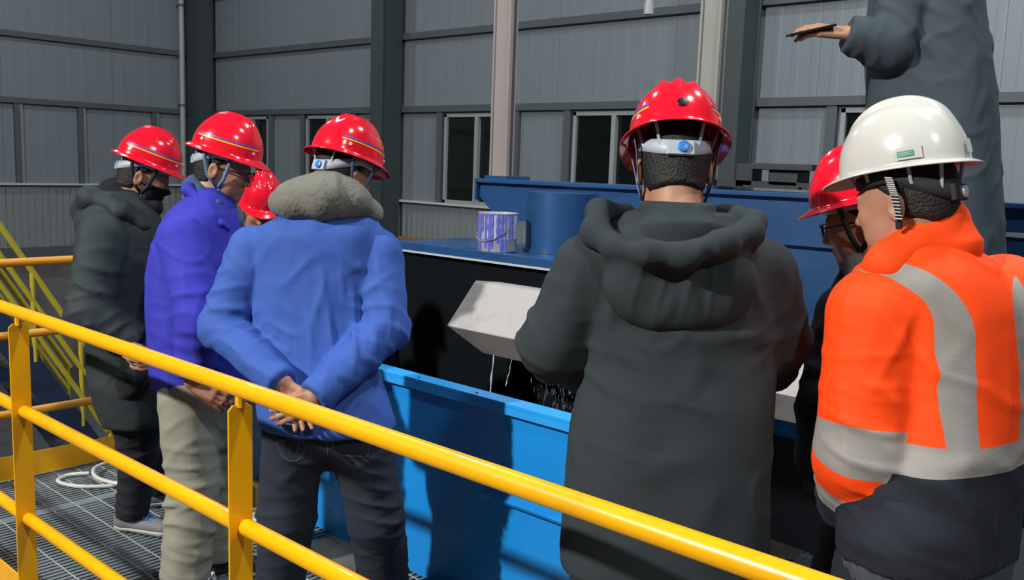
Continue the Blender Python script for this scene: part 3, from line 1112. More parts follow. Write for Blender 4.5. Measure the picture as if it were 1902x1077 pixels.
def helmet(parent, base, c, Fm, spec):
    H = HelmetShape('white' if spec.get('white') else 'red')
    c = np.array(c)

    def W(p):
        return c + np.asarray(p) @ Fm

    def strip(name, rows, m, par, close=False):
        n = len(rows[0])
        vs = [W(p) for r in rows for p in r]
        fs = []
        for i in range(len(rows) - 1):
            for k in range(n - (0 if close else 1)):
                fs.append((i * n + k, i * n + (k + 1) % n, (i + 1) * n + (k + 1) % n, (i + 1) * n + k))
        return MB().add(vs, fs).build(name, m, par, smooth=True, angle=60)
    n = 96
    vv = [-1.0, -0.97, -0.75, -0.5, -0.25, -0.06, 0.02, 0.06, 0.1, 0.16] + [0.16 + 0.84 * (i / 26) for i in range(1, 26)] + [0.985]
    rows = [[H.point(2 * math.pi * k / n, v) for k in range(n)] for v in vv]
    vs = [W(p) for r in rows for p in r]
    fs = []
    for i in range(len(vv) - 1):
        for k in range(n):
            fs.append((i * n + k, i * n + (k + 1) % n, (i + 1) * n + (k + 1) % n, (i + 1) * n + k))
    fs.append(tuple((len(vv) - 1) * n + k for k in range(n)))
    shell = MB().add(vs, fs).build('helmet', M_WHITEH if spec.get('white') else M_RED, parent, smooth=True, angle=60)
    so = shell.modifiers.new('wall', 'SOLIDIFY')
    so.thickness = 0.003
    so.offset = -1

    def on(ph, v, off=0.0012):
        p = H.point(ph, v)
        e = 1e-3
        du = H.point(ph + e, v) - H.point(ph - e, v)
        dv = H.point(ph, v + e) - H.point(ph, v - e)
        nn = np.cross(du, dv)
        nn /= np.linalg.norm(nn) + 1e-12
        return p + nn * off

    def band(name, p0, p1, v0, v1, m, off=0.0012, k=40):
        rws = [[on(p0 + (p1 - p0) * i / k, v0 + (v1 - v0) * j / 2, off) for i in range(k + 1)] for j in range(3)]
        return strip(name, rws, m, shell)

    def rivet(ph, v, r=0.006, m=None):
        p, q = on(ph, v, -0.001), on(ph, v, 0.003)
        o = MB().tube([W(p), W(q), W(q + (q - p) * 0.15)], [r, r, r * 0.55], 14).build('rivet', m or M_RIVET, shell, smooth=True)
    d2r = math.radians
    if not spec.get('white'):
        for sg in ((1, -1) if spec.get('stripe', True) else ()):                                     # striped tape on both sides
            f0, f1 = d2r(90 + 18), d2r(90 + 145)
            if sg > 0:
                f0, f1 = d2r(90 - 145), d2r(90 - 18)
            band('yellow_stripe', f0, f1, 0.155, 0.180, M_STRIPE_Y)
            band('purple_stripe', f0, f1, 0.190, 0.222, M_STRIPE_P)
            for a in (28, 130):
                rivet(d2r(90 + sg * -a), 0.105)
        if spec.get('rear_badge'):
            rivet(d2r(270), 0.17, 0.011, M_SPECS)
        if spec.get('lamp_clip'):
            rivet(d2r(90), 0.14, 0.012, M_BAND)
    else:
        # rail slot plates above the brim with the green sticker
        for a0, a1 in ((d2r(198), d2r(222)), (d2r(-42), d2r(-18))):
            band('slot_plate', a0, a1, 0.03, 0.135, M_WHITEH, 0.0035, 14)
        a0, a1 = d2r(199), d2r(215)
        band('sticker', a0, a1, 0.050, 0.100, M_GREEN, 0.0042, 14)
        band('sticker_print', a0 + 0.02, a1 - 0.02, 0.066, 0.072, M_WHITEH, 0.0047, 14)
        band('sticker_print', a0 + 0.02, a1 - 0.02, 0.082, 0.087, M_WHITEH, 0.0047, 14)
        for ph in (d2r(90), d2r(270)):
            band('slot_boss', ph - 0.09, ph + 0.09, 0.04, 0.16, M_WHITEH, 0.006, 8)
    # headband and knob inside
    hb = []
    for j, dz in enumerate((-0.016, 0.0, 0.016)):
        r = []
        for k in range(64):
            ph = 2 * math.pi * k / 64
            bk = max(0, -math.sin(ph))
            r.append((0.0835 * math.cos(ph), -0.003 + (0.105 if math.sin(ph) > 0 else 0.108) * math.sin(ph), 0.052 - 0.046 * bk ** 1.2 + dz * (0.75 + 0.35 * bk)))
        hb.append(r)
    if spec.get('band', True):
        b_ = strip('headband', hb, M_STRAPW if spec.get('white') else M_BAND, shell, close=True)
        b_.modifiers.new('wall', 'SOLIDIFY').thickness = 0.003
        kz = 0.006
        q = [W((-0.030, -0.1135, kz - 0.017)), W((0.030, -0.1135, kz - 0.017)), W((0.030, -0.1135, kz + 0.017)), W((-0.030, -0.1135, kz + 0.017)),
             W((-0.030, -0.102, kz - 0.017)), W((0.030, -0.102, kz - 0.017)), W((0.030, -0.102, kz + 0.017)), W((-0.030, -0.102, kz + 0.017))]
        MB().add(q, [(0, 1, 2, 3), (7, 6, 5, 4), (0, 4, 5, 1), (1, 5, 6, 2), (2, 6, 7, 3), (3, 7, 4, 0)]).build('ratchet', M_STRAPW if spec.get('white') else M_BAND, shell, bevel=0.002)
        MB().tube([W((0.006, -0.113, kz)), W((0.006, -0.120, kz)), W((0.006, -0.1215, kz))], [0.0125, 0.0125, 0.009], 18).build('knob', M_BAND if spec.get('white') else M_DIAL, shell, smooth=True)
        # cradle webs up into the shell
        for ph in (0.5, 1.3, 2.0, 2.7, 3.6, 4.2, 5.2, 5.9):
            a = np.array((0.083 * math.cos(ph), 0.104 * math.sin(ph), 0.05 - 0.046 * max(0, -math.sin(ph)) ** 1.2))
            b = H.point(ph, 0.12) * np.array((0.96, 0.96, 1.0))
            MB().tube([W(a), W((a + b) / 2), W(b)], 0.004, 6).build('cradle_web', M_BAND, shell, smooth=True)
    # chin strap
    sm = M_STRAPW if spec.get('strap_black') else M_STRAP
    for sg in (1, -1):
        wbn = 0.007

        def ribbon(pts, w=wbn):
            vs, fs = [], []
            for i, p in enumerate(pts):
                p = np.array(p)
                t = np.array(pts[min(i + 1, len(pts) - 1)]) - np.array(pts[max(i - 1, 0)])
                t /= np.linalg.norm(t)
                out = np.array((sg * 1.0, 0.15, 0.0)) if abs(p[0]) > 0.03 else np.array((0, 0.3, -1.0))
                sd = np.cross(t, out)
                sd /= np.linalg.norm(sd)
                for k in (-1, 0, 1):
                    vs.append(W(p + sd * w * k + out / np.linalg.norm(out) * (0.0012 if k == 0 else 0)))
            for i in range(len(pts) - 1):
                for k in (0, 1):
                    fs.append((3 * i + k, 3 * i + k + 1, 3 * i + 4 + k, 3 * i + 3 + k))
            o = MB().add(vs, fs).build('chin_strap', sm, shell, smooth=True)
            o.modifiers.new('web', 'SOLIDIFY').thickness = 0.0015
            return o
        j = (sg * 0.0715, 0.022, -0.068)
        if spec.get('strap', True):
            ribbon([(sg * 0.098, -0.056, 0.064), (sg * 0.090, -0.046, 0.025), (sg * 0.083, -0.024, -0.030), j])
            ribbon([(sg * 0.098, 0.050, 0.064), (sg * 0.088, 0.044, 0.020), (sg * 0.080, 0.036, -0.030), j])
            ribbon([j, (sg * 0.062, 0.036, -0.095), (sg * 0.040, 0.055, -0.118), (0, 0.066, -0.128)])
    if spec.get('text'):
        cu = bpy.data.curves.new('helmet_text', 'FONT')
        cu.body = spec['text']
        cu.size = 1.0
        to = bpy.data.objects.new('helmet_text', cu)
        COL.objects.link(to)
        dg = bpy.context.evaluated_depsgraph_get()
        me = bpy.data.meshes.new_from_object(to.evaluated_get(dg))
        bpy.data.objects.remove(to)
        if len(me.vertices):
            xs = np.array([v.co[:] for v in me.vertices])
            x0, x1, y0, y1 = xs[:, 0].min(), xs[:, 0].max(), xs[:, 1].min(), xs[:, 1].max()
            pa, pb, va, vb = spec['text_box']
            # text reads left to right seen from outside: azimuth grows leftwards
            vs = [W(on(d2r(pa + (pb - pa) * (x - x0) / (x1 - x0)), va + (vb - va) * (y - y0) / (y1 - y0), 0.0016)) for x, y, _ in xs]
            MB().add(vs, [tuple(p.vertices) for p in me.polygons]).build('safety_text', M_STRIPE_Y, shell)
        bpy.data.meshes.remove(me)
    return shell


# ------------------------------------------------------------------ hands
def hand_parts(wr, d, nrm, side, curl=0.5, L=0.185):
    """capsules of a hand: wrist point, pointing direction d, palm normal nrm; side +1 right hand, -1 left"""
    d = np.array(d, float)
    d /= np.linalg.norm(d)
    nrm = np.array(nrm, float)
    nrm -= d * (nrm @ d)
    nrm /= np.linalg.norm(nrm)
    t = np.cross(d, nrm) * side          # towards the thumb
    wr = np.array(wr, float)
    out = []
    pl = L * 0.50
    for k, o in enumerate((-1.0, -0.33, 0.33, 1.0)):
        b = wr + t * o * 0.017
        e = wr + d * pl + t * o * 0.030
        out.append((b, e, 0.0155, 0.0125))
    lens = (0.72, 0.93, 1.0, 0.92)
    for k, o in enumerate((-1.0, -0.33, 0.33, 1.0)):
        p = wr + d * pl + t * o * 0.030
        dd = d.copy()
        r = 0.0098
        for j, fr in enumerate((0.22, 0.15, 0.12)):
            ang = curl * (0.6 + 0.45 * j) + 0.10 * (k % 2)
            dd = dd * math.cos(ang) + nrm * math.sin(ang)
            dd /= np.linalg.norm(dd)
            q = p + dd * fr * lens[k] * L + t * o * 0.003
            out.append((p, q, r, r * 0.88))
            p, r = q, r * 0.88
    p = wr + d * L * 0.12 + t * 0.018
    dd = d * 0.72 + t * 0.62 + nrm * 0.25
    r = 0.0135
    for fr in (0.22, 0.18, 0.14):
        dd /= np.linalg.norm(dd)
        q = p + dd * fr * L
        out.append((p, q, r, r * 0.85))
        p, r = q, r * 0.85
        dd = dd + d * 0.35 + nrm * 0.25 * curl
    return out


# ------------------------------------------------------------------ one person
def person(sp):
    base = np.array(sp['base'], float)
    root = empty('person', tuple(base))
    tag(root, sp['label'], 'person', sp.get('group'))
    f = np.array(sp['fwd'] + (0,), float)
    f /= np.linalg.norm(f)
    s = np.array((f[1], -f[0], 0.0))
    J = {k: np.array(v, float) for k, v in sp['J'].items()}
    seed = sp.get('seed', 1)
    Fm = rot_frame(sp['hfwd'], sp['hpitch'], sp.get('hroll', 0.0))
    hc = J['head']

    def HW(p):
        return hc + np.asarray(p, float) @ Fm

    # ---- body: one continuous surface
    prims = []
    neck_b = J['neck']
    hip = J['hip']
    caps = [(HW((0, -0.028, -0.05)), neck_b, 0.052, 0.058), (neck_b, (neck_b + hip) / 2, 0.056, 0.06), ((neck_b + hip) / 2, hip, 0.06, 0.065)]
    for sd in 'lr':
        sh, el, wr = J['sh' + sd], J['el' + sd], J['wr' + sd]
        caps += [(neck_b - np.array((0, 0, 0.05)), sh, 0.035, 0.034), (sh, el, 0.034, 0.031), (el, wr, 0.031, 0.026)]
        hp_, kn, an = J['hip' + sd], J['kn' + sd], J['an' + sd]
        caps += [(hip, hp_, 0.07, 0.06), (hp_, kn, 0.055, 0.045), (kn, an, 0.042, 0.034)]
    hands = []
    for sd, sg in (('l', -1), ('r', 1)):
        hd = sp.get('hand_' + sd)
        if hd:
            hands += hand_parts(J['wr' + sd], hd[0], hd[1], sg, hd[2])
    MI = Fm.astype(f32)

    def head_sdf(P):
        q = (P - A3(hc)) @ MI.T
        qa = q.copy()
        qa[:, 0] = np.abs(qa[:, 0])
        d = ell(q, (0, -0.006, 0.022), (0.075, 0.096, 0.102))
        d = smin(d, ell(q, (0, 0.040, -0.030), (0.060, 0.056, 0.078)), 0.03)
        d = smin(d, cap(q, (0, 0.045, -0.07), (0, 0.070, -0.094), 0.040, 0.022), 0.03)
        d = smin(d, ell(qa, (0.045, 0.035, -0.068), (0.020, 0.035, 0.032)), 0.03)
        d = smin(d, ell(qa, (0.034, 0.074, -0.022), (0.022, 0.016, 0.018)), 0.02)
        d = smin(d, cap(q, (-0.03, 0.086, 0.022), (0.03, 0.086, 0.022), 0.009, 0.009), 0.018)
        d = smax(d, -ell(qa, (0.031, 0.104, 0.004), (0.017, 0.014, 0.011)), 0.012)
        d = smin(d, ell(qa, (0.031, 0.083, 0.003), (0.0125, 0.0125, 0.0125)), 0.004)
        d = smin(d, cap(q, (0, 0.092, 0.012), (0, 0.110, -0.028), 0.006, 0.010), 0.014)
        d = smin(d, ell(qa, (0.010, 0.100, -0.032), (0.008, 0.009, 0.007)), 0.008)
        d = smin(d, ell(q, (0, 0.090, -0.056), (0.022, 0.010, 0.006)), 0.006)
        d = smin(d, ell(q, (0, 0.089, -0.067), (0.019, 0.010, 0.007)), 0.006)
        # ears
        e = ell(qa, (0.080, -0.010, -0.012), (0.009, 0.020, 0.032))
        e = smax(e, -ell(qa, (0.090, -0.007, -0.008), (0.008, 0.011, 0.017)), 0.005)
        return smin(d, e, 0.006)

    lo = np.minimum.reduce([np.minimum(a, b) - max(r1, r2) for a, b, r1, r2 in caps + hands] + [hc - 0.14])
    hi = np.maximum.reduce([np.maximum(a, b) + max(r1, r2) for a, b, r1, r2 in caps + hands] + [hc + 0.14])

    def body_sdf(P):
        d = head_sdf(P)
        for a, b, r1, r2 in caps:
            d = smin(d, cap(P, a, b, r1, r2), 0.03)
        if hands:
            hd = None
            for i, (a, b, r1, r2) in enumerate(hands):
                x = cap(P, a, b, r1, r2)
                hd = x if hd is None else smin(hd, x, 0.006)
            d = smin(d, hd, 0.012)
        return d
    V, Fq = surface(body_sdf, lo, hi, sp.get('res_body', 0.005))
    quad_mesh('body', V, Fq, M_SKIN, root, base)

    # ---- hair
    def hair_sdf(P):
        q = (P - A3(hc)) @ MI.T
        d = ell(q, (0, -0.008, 0.022), (0.0805, 0.1015, 0.106))
        d = smin(d, cap(q, (0, -0.030, -0.04), (0, -0.040, -0.13), 0.064, 0.058), 0.02)
        # keep the back below the rim and everything above the hair line
        line = np.where(q[:, 1] < -0.02, sp.get('hairline', -0.078) - 0.15 * (q[:, 1] + 0.02), -0.004 + (q[:, 1] + 0.02) * 0.75).astype(f32)
        side = np.abs(q[:, 0])
        line = line + np.where(q[:, 1] < -0.02, np.maximum(0, side - 0.045) * 0.9, 0).astype(f32)
        d = smax(d, line - q[:, 2], 0.006)
        return smax(d, q[:, 2] - 0.115, 0.01)
    if sp.get('hair', True):
        V, Fq = surface(hair_sdf, hc - 0.13, hc + 0.13, 0.006)
        quad_mesh('hair', V, Fq, M_HAIR, root, base)

    helmet(root, base, hc, Fm, sp.get('helmet', {}))

    # ---- mask, spectacles
    if sp.get('mask'):
        def mask_sdf(P):
            q = (P - A3(hc)) @ MI.T
            d = head_sdf(P) - 0.006
            d = smax(d, q[:, 2] + 0.018 - 0.0 * q[:, 1], 0.004)
            d = smax(d, 0.018 - q[:, 1] - 0.25 * q[:, 2], 0.004)
            return smax(d, -0.118 - q[:, 2], 0.004)
        V, Fq = surface(mask_sdf, hc - 0.14, hc + 0.14, 0.005)
        quad_mesh('face_mask', V, Fq, M_MASK, root, base)
        for sg in (1, -1):
            MB().tube([HW((sg * 0.066, 0.03, -0.03)), HW((sg * 0.078, 0.0, -0.02)), HW((sg * 0.084, -0.022, -0.005)), HW((sg * 0.084, -0.026, -0.02)), HW((sg * 0.068, 0.02, -0.075))], 0.0022, 6).build('mask_loop', M_MASK, root, smooth=True)
    if sp.get('specs'):
        g = empty_child('spectacles', root)
        for sg in (1, -1):
            rim = [HW((sg * 0.034 + 0.024 * math.cos(t), 0.112 - 0.006 * abs(math.cos(t)) * (1 if sg * math.cos(t) > 0 else 0), 0.002 + 0.017 * math.sin(t))) for t in [2 * math.pi * i / 24 for i in range(24)]]
            MB().tube(rim, 0.0019, 6, closed=True).build('rim', M_SPECS, g, smooth=True)
            MB().tube([HW((sg * 0.058, 0.106, 0.008)), HW((sg * 0.074, 0.075, 0.008)), HW((sg * 0.082, 0.0, 0.006)), HW((sg * 0.080, -0.02, -0.008))], 0.0022, 6).build('temple', M_SPECS, g, smooth=True)
        MB().tube([HW((-0.011, 0.113, 0.005)), HW((0, 0.115, 0.008)), HW((0.011, 0.113, 0.005))], 0.0019, 6).build('bridge', M_SPECS, g, smooth=True)

    # ---- jacket
    jk = sp['jacket']
    rows = jk['rows']
    loft = Loft(rows, s, f, jk.get('power', 2.3), jk.get('smooth', 2.0))
    sl = []
    for sd in 'lr':
        r1, r2, r3 = jk['sleeve_' + sd]
        sh, el, wr = J['sh' + sd], J['el' + sd], J['wr' + sd]
        dr_ = (wr - el) / np.linalg.norm(wr - el)
        ce = wr + dr_ * jk.get('cuff', 0.0)
        sl.append((sh, el, wr, r1, r2, r3, ce, dr_))
    extra = jk.get('extra', [])
    kk = jk.get('k', 0.018)

    def jacket_sdf(P):
        d = loft(P)
        for sh, el, wr, r1, r2, r3, ce, dr_ in sl:
            a = smin(cap(P, sh, el, r1, r2), cap(P, el, wr + dr_ * 0.03, r2, r3), 0.02)
            a = smax(a, (P - A3(ce)) @ A3(dr_) - np.where(np.linalg.norm(P - A3(ce), axis=1) < 0.16, 0, 1).astype(f32), 0.006)
            d = smin(d, a, kk)
        for e in extra:
            if e[0] == 'cap':
                x = cap(P, e[1], e[2], e[3], e[4])
            else:
                x = ell(P, e[1], e[2], np.array([s, f, (0, 0, 1)]))
            d = smin(d, x, e[5] if len(e) > 5 else 0.03)
        if jk.get('neck_hole'):
            d = smax(d, -cap(P, neck_b + np.array((0, 0, 0.03)), HW((0, -0.02, -0.04)), jk['neck_hole'], jk['neck_hole'] + 0.01), 0.012)
        return d
    pts = []
    for r in rows:
        m = max(r[3], r[4])
        pts += [(r[0] - m, r[1] - m, r[2]), (r[0] + m, r[1] + m, r[2])]
    for q in sl:
        for p, r in ((q[0], q[3]), (q[1], q[4]), (q[2], q[5] + 0.03)):
            pts += [p - r, p + r]
    for e in extra:
        if e[0] == 'cap':
            pts += [np.array(e[1]) - e[3], np.array(e[1]) + e[3], np.array(e[2]) - e[4], np.array(e[2]) + e[4]]
        else:
            m = max(e[2])
            pts += [np.array(e[1]) - m, np.array(e[1]) + m]
    pts = np.array(pts)
    V, Fq = surface(jacket_sdf, pts.min(0), pts.max(0), jk.get('res', 0.009))
    N = normals(V, Fq)
    # folds: gentle drape over the torso, tight creases round the elbows, plus the listed ones
    fs = list(jk.get('folds', []))
    am = jk.get('wrinkle', 1.0)
    for sh, el, wr, r1, r2, r3, ce, dr_ in sl:
        u = (el - sh) / np.linalg.norm(el - sh)
        fs.append((el, u + 0.6 * dr_, 0.055, 0.0065 * am, 0.12))
        fs.append((el + dr_ * 0.12, dr_ + 0.3 * u, 0.05, 0.005 * am, 0.10))
        fs.append((sh + u * 0.12, u + 0.25 * s, 0.07, 0.004 * am, 0.11))
    V = fold_waves(V, N, fs, seed)
    ridge = 1 - np.abs(wnoise(V, seed + 50, jk.get('drape_freq', (3.2, 3.2, 1.1)), 2)) * 1.6
    cn = wnoise(V, seed + 71, jk.get('crumple_freq', (3.6, 3.6, 1.3)), 2)
    cn2 = wnoise(V, seed + 83, jk.get('crumple_freq2', (3.0, 3.0, 4.2)), 2)
    gate = np.clip(0.5 + wnoise(V, seed + 97, 3.0, 1), 0, 1)
    crum = np.exp(-(cn / 0.20) ** 2) * gate + np.exp(-(cn2 / 0.20) ** 2) * (1 - gate) * 0.8
    V = V + N * (0.6 * jk.get('drape', 0.006) * ridge + jk.get('crumple', 0.006) * crum)[:, None]
    V = relax(V, Fq, 1, 0.35)
    if jk.get('ribs'):
        ctr = np.stack(loft.at(V[:, 2])[:2], 1)
        an_ = np.arctan2(V[:, 1] - ctr[:, 1], V[:, 0] - ctr[:, 0])
        V = V + N * (np.where(V[:, 2] < loft.z0 + 0.07, 0.0028, 0) * np.sin(an_ * jk['ribs']) - np.where(V[:, 2] < loft.z0 + 0.075, 0.006, 0))[:, None]
    parts = jk.get('split')
    if parts:
        T = np.concatenate([Fq[:, [0, 1, 2]], Fq[:, [0, 2, 3]]])
        fns = [fn for fn, off in parts_fn(sp, parts, J, s, f, loft)]
        for fn in fns:
            V, N, T = cut_mesh(V, N, T, fn(V))
        region = np.zeros(len(T), int)
        cen = V[T].mean(1)
        for ri, fn in enumerate(fns):
            region[fn(cen) < 0] = ri + 1
        Fq = T
        names = [('jacket', jk['mat'])] + [(p[0], p[1]) for p in parts]
        for ri, (nm, mk) in enumerate(names):
            if (region == ri).any():
                quad_mesh(nm, V, Fq, M_SILVER if mk == 'silver' else PAL[mk], root, base, region == ri)
    else:
        quad_mesh('jacket', V, Fq, PAL[jk['mat']], root, base)

    # ---- hood, collar and other soft pieces: lists of capsules / ellipsoids / cut-outs
    for piece in sp.get('soft', []):
        els = piece['els']
        pts = []
        for e in els:
            if e[0] in ('cap', 'cut'):
                m = max(e[3], e[4])
                pts += [np.array(e[1]) - m, np.array(e[1]) + m, np.array(e[2]) - m, np.array(e[2]) + m]
            elif e[0] == 'ell':
                m = max(e[2])
                pts += [np.array(e[1]) - m, np.array(e[1]) + m]
        pts = np.array(pts)
        k = piece.get('k', 0.025)

        def soft_sdf(P):
            d = None
            for e in els:
                if e[0] == 'cap':
                    x = cap(P, e[1], e[2], e[3], e[4])
                elif e[0] == 'ell':
                    x = ell(P, e[1], e[2], np.array([s, f, (0, 0, 1)]))
                elif e[0] == 'cut':
                    d = smax(d, -cap(P, e[1], e[2], e[3], e[4]), 0.012)
                    continue
                elif e[0] == 'cutell':
                    d = smax(d, -ell(P, e[1], e[2], np.array([s, f, (0, 0, 1)])), 0.012)
                    continue
                elif e[0] == 'plane':
                    d = smax(d, (P - A3(e[1])) @ A3(e[2]), 0.008)
                    continue
                d = x if d is None else smin(d, x, k)
            return d
        V, Fq = surface(soft_sdf, pts.min(0), pts.max(0), piece.get('res', 0.007))
        N = normals(V, Fq)
        if piece.get('folds'):
            V = fold_waves(V, N, piece['folds'], seed + 90)
        V = V + N * (piece.get('drape', 0.003) * wnoise(V, seed + 17, piece.get('freq', 7.0), 3))[:, None]
        quad_mesh(piece['name'], V, Fq, PAL[piece['mat']], root, base)

    # ---- trousers
    tr = sp['trousers']

    def tr_sdf(P):
        d = ell(P, hip + np.array((0, 0, -0.02)), (tr['hipr'], tr['hipr'] * 0.72, 0.16), np.array([s, f, (0, 0, 1)]))
        legs = None
        for sd in 'lr':
            r1, r2, r3 = tr['leg']
            hp_, kn, an = J['hip' + sd], J['kn' + sd], J['an' + sd]
            a = smin(cap(P, hp_, kn, r1, r2), cap(P, kn, an, r2, r3), 0.03)
            a = smax(a, (an[2] - 0.02) - P[:, 2], 0.008)
            d = smin(d, a, tr.get('k', 0.05))
        return d
    pts = np.array([J[a + b] + o * tr['leg'][0] for a in ('hip', 'kn', 'an') for b in 'lr' for o in (-1, 1)] + [hip - tr['hipr'], hip + tr['hipr']])
    V, Fq = surface(tr_sdf, pts.min(0) - 0.02, pts.max(0) + 0.02, tr.get('res', 0.010))
    N = normals(V, Fq)
    fs = list(tr.get('folds', []))
    for sd in 'lr':
        u = J['kn' + sd] - J['hip' + sd]
        fs.append((J['kn' + sd], u + 0.25 * np.linalg.norm(u) * s, 0.06, 0.007, 0.14))
        fs.append((J['an' + sd] + np.array((0, 0, 0.09)), (0.15, 0, 1), 0.05, 0.008, 0.11))
        fs.append((J['hip' + sd] + np.array((0, 0, -0.12)), u * 0.6 + 0.5 * s * np.linalg.norm(u), 0.08, 0.006, 0.14))
    V = fold_waves(V, N, fs, seed + 31)
    V = V + N * (0.005 * wnoise(V, seed + 5, (4, 4, 1.6), 3))[:, None]
    quad_mesh('trousers', V, Fq, PAL[tr['mat']], root, base)

    for nm, pts, r, mk, snap in sp.get('lines', []):
        pts = np.array(pts, float)
        if snap:                                               # lay the line on the cloth
            fine = np.concatenate([pts[i] + (pts[i + 1] - pts[i]) * np.linspace(0, 1, 9)[:, None] for i in range(len(pts) - 1)])
            ix = [int(np.argmin(((V - p) ** 2).sum(1))) for p in fine]
            pts = V[ix] + N[ix] * 0.001
            for _ in range(6):
                pts[1:-1] = (pts[:-2] + 2 * pts[1:-1] + pts[2:]) / 4
            pts = pts[np.concatenate([[True], np.linalg.norm(np.diff(pts, axis=0), axis=1) > 0.004])]
        MB().tube([tuple(p) for p in pts], r, 6).build(nm, globals()[mk], root, smooth=True)

    # ---- shoes
    for sd in 'lr':
        an = J['an' + sd]
        fd = np.array(sp.get('toe_' + sd, tuple(f)), float)
        fd /= np.linalg.norm(fd)
        sd_ = np.array((fd[1], -fd[0], 0.0))
        z0 = base[2]
        fr_ = np.array([sd_, fd, (0, 0, 1.0)])
        heel = np.array((an[0], an[1], z0)) - fd * 0.035
        toe = heel + fd * 0.19

        def shoe_sdf(P, sole=False):
            q0 = heel + np.array((0, 0, 0.045))
            q1 = toe + np.array((0, 0, 0.030))
            d = cap(P, q0, q1, 0.044, 0.036)
            d = smin(d, cap(P, heel + np.array((0, 0, 0.05)), np.array((an[0], an[1], z0 + 0.10)), 0.042, 0.044), 0.03)
            return d

        def upper(P):
            d = smax(shoe_sdf(P), z0 + 0.024 - P[:, 2], 0.004)
            return smax(d, P[:, 2] - (z0 + 0.115), 0.006)

        def sole(P):
            d = shoe_sdf(P) - 0.004
            d = smax(d, P[:, 2] - (z0 + 0.026), 0.004)
            return smax(d, z0 + 0.001 - P[:, 2], 0.002)
        lo_, hi_ = np.minimum(heel, toe) - 0.08, np.maximum(heel, toe) + 0.08
        hi_[2] = z0 + 0.16
        lo_[2] = z0 - 0.01
        V, Fq = surface(upper, lo_, hi_, 0.007)
        so = quad_mesh('shoe', V, Fq, sp.get('shoe_mat', M_SHOED), root, base)
        V, Fq = surface(sole, lo_, hi_, 0.007)
        o = quad_mesh('sole', V, Fq, sp.get('sole_mat', M_SHOED), so, base)
        if sp.get('laces'):
            for i in range(5):
                c = heel + fd * (0.085 + 0.018 * i) + np.array((0, 0, 0.102 - 0.011 * i))
                MB().tube([tuple(c - sd_ * 0.026 - (0, 0, 0.010)), tuple(c + (0, 0, 0.004)), tuple(c + sd_ * 0.026 + fd * 0.006 - (0, 0, 0.010))], 0.0045, 6).build('lace', sp['laces'], so, smooth=True)
    return root


def empty_child(name, parent):
    e = bpy.data.objects.new(name, None)
    e.empty_display_size = 0.05
    return link(e, parent)


def parts_fn(sp, parts, J, s, f, loft):
    """region functions (negative inside) for cut-and-sewn jackets"""
    return [(p[2](J, s, f, loft), p[3]) for p in parts]

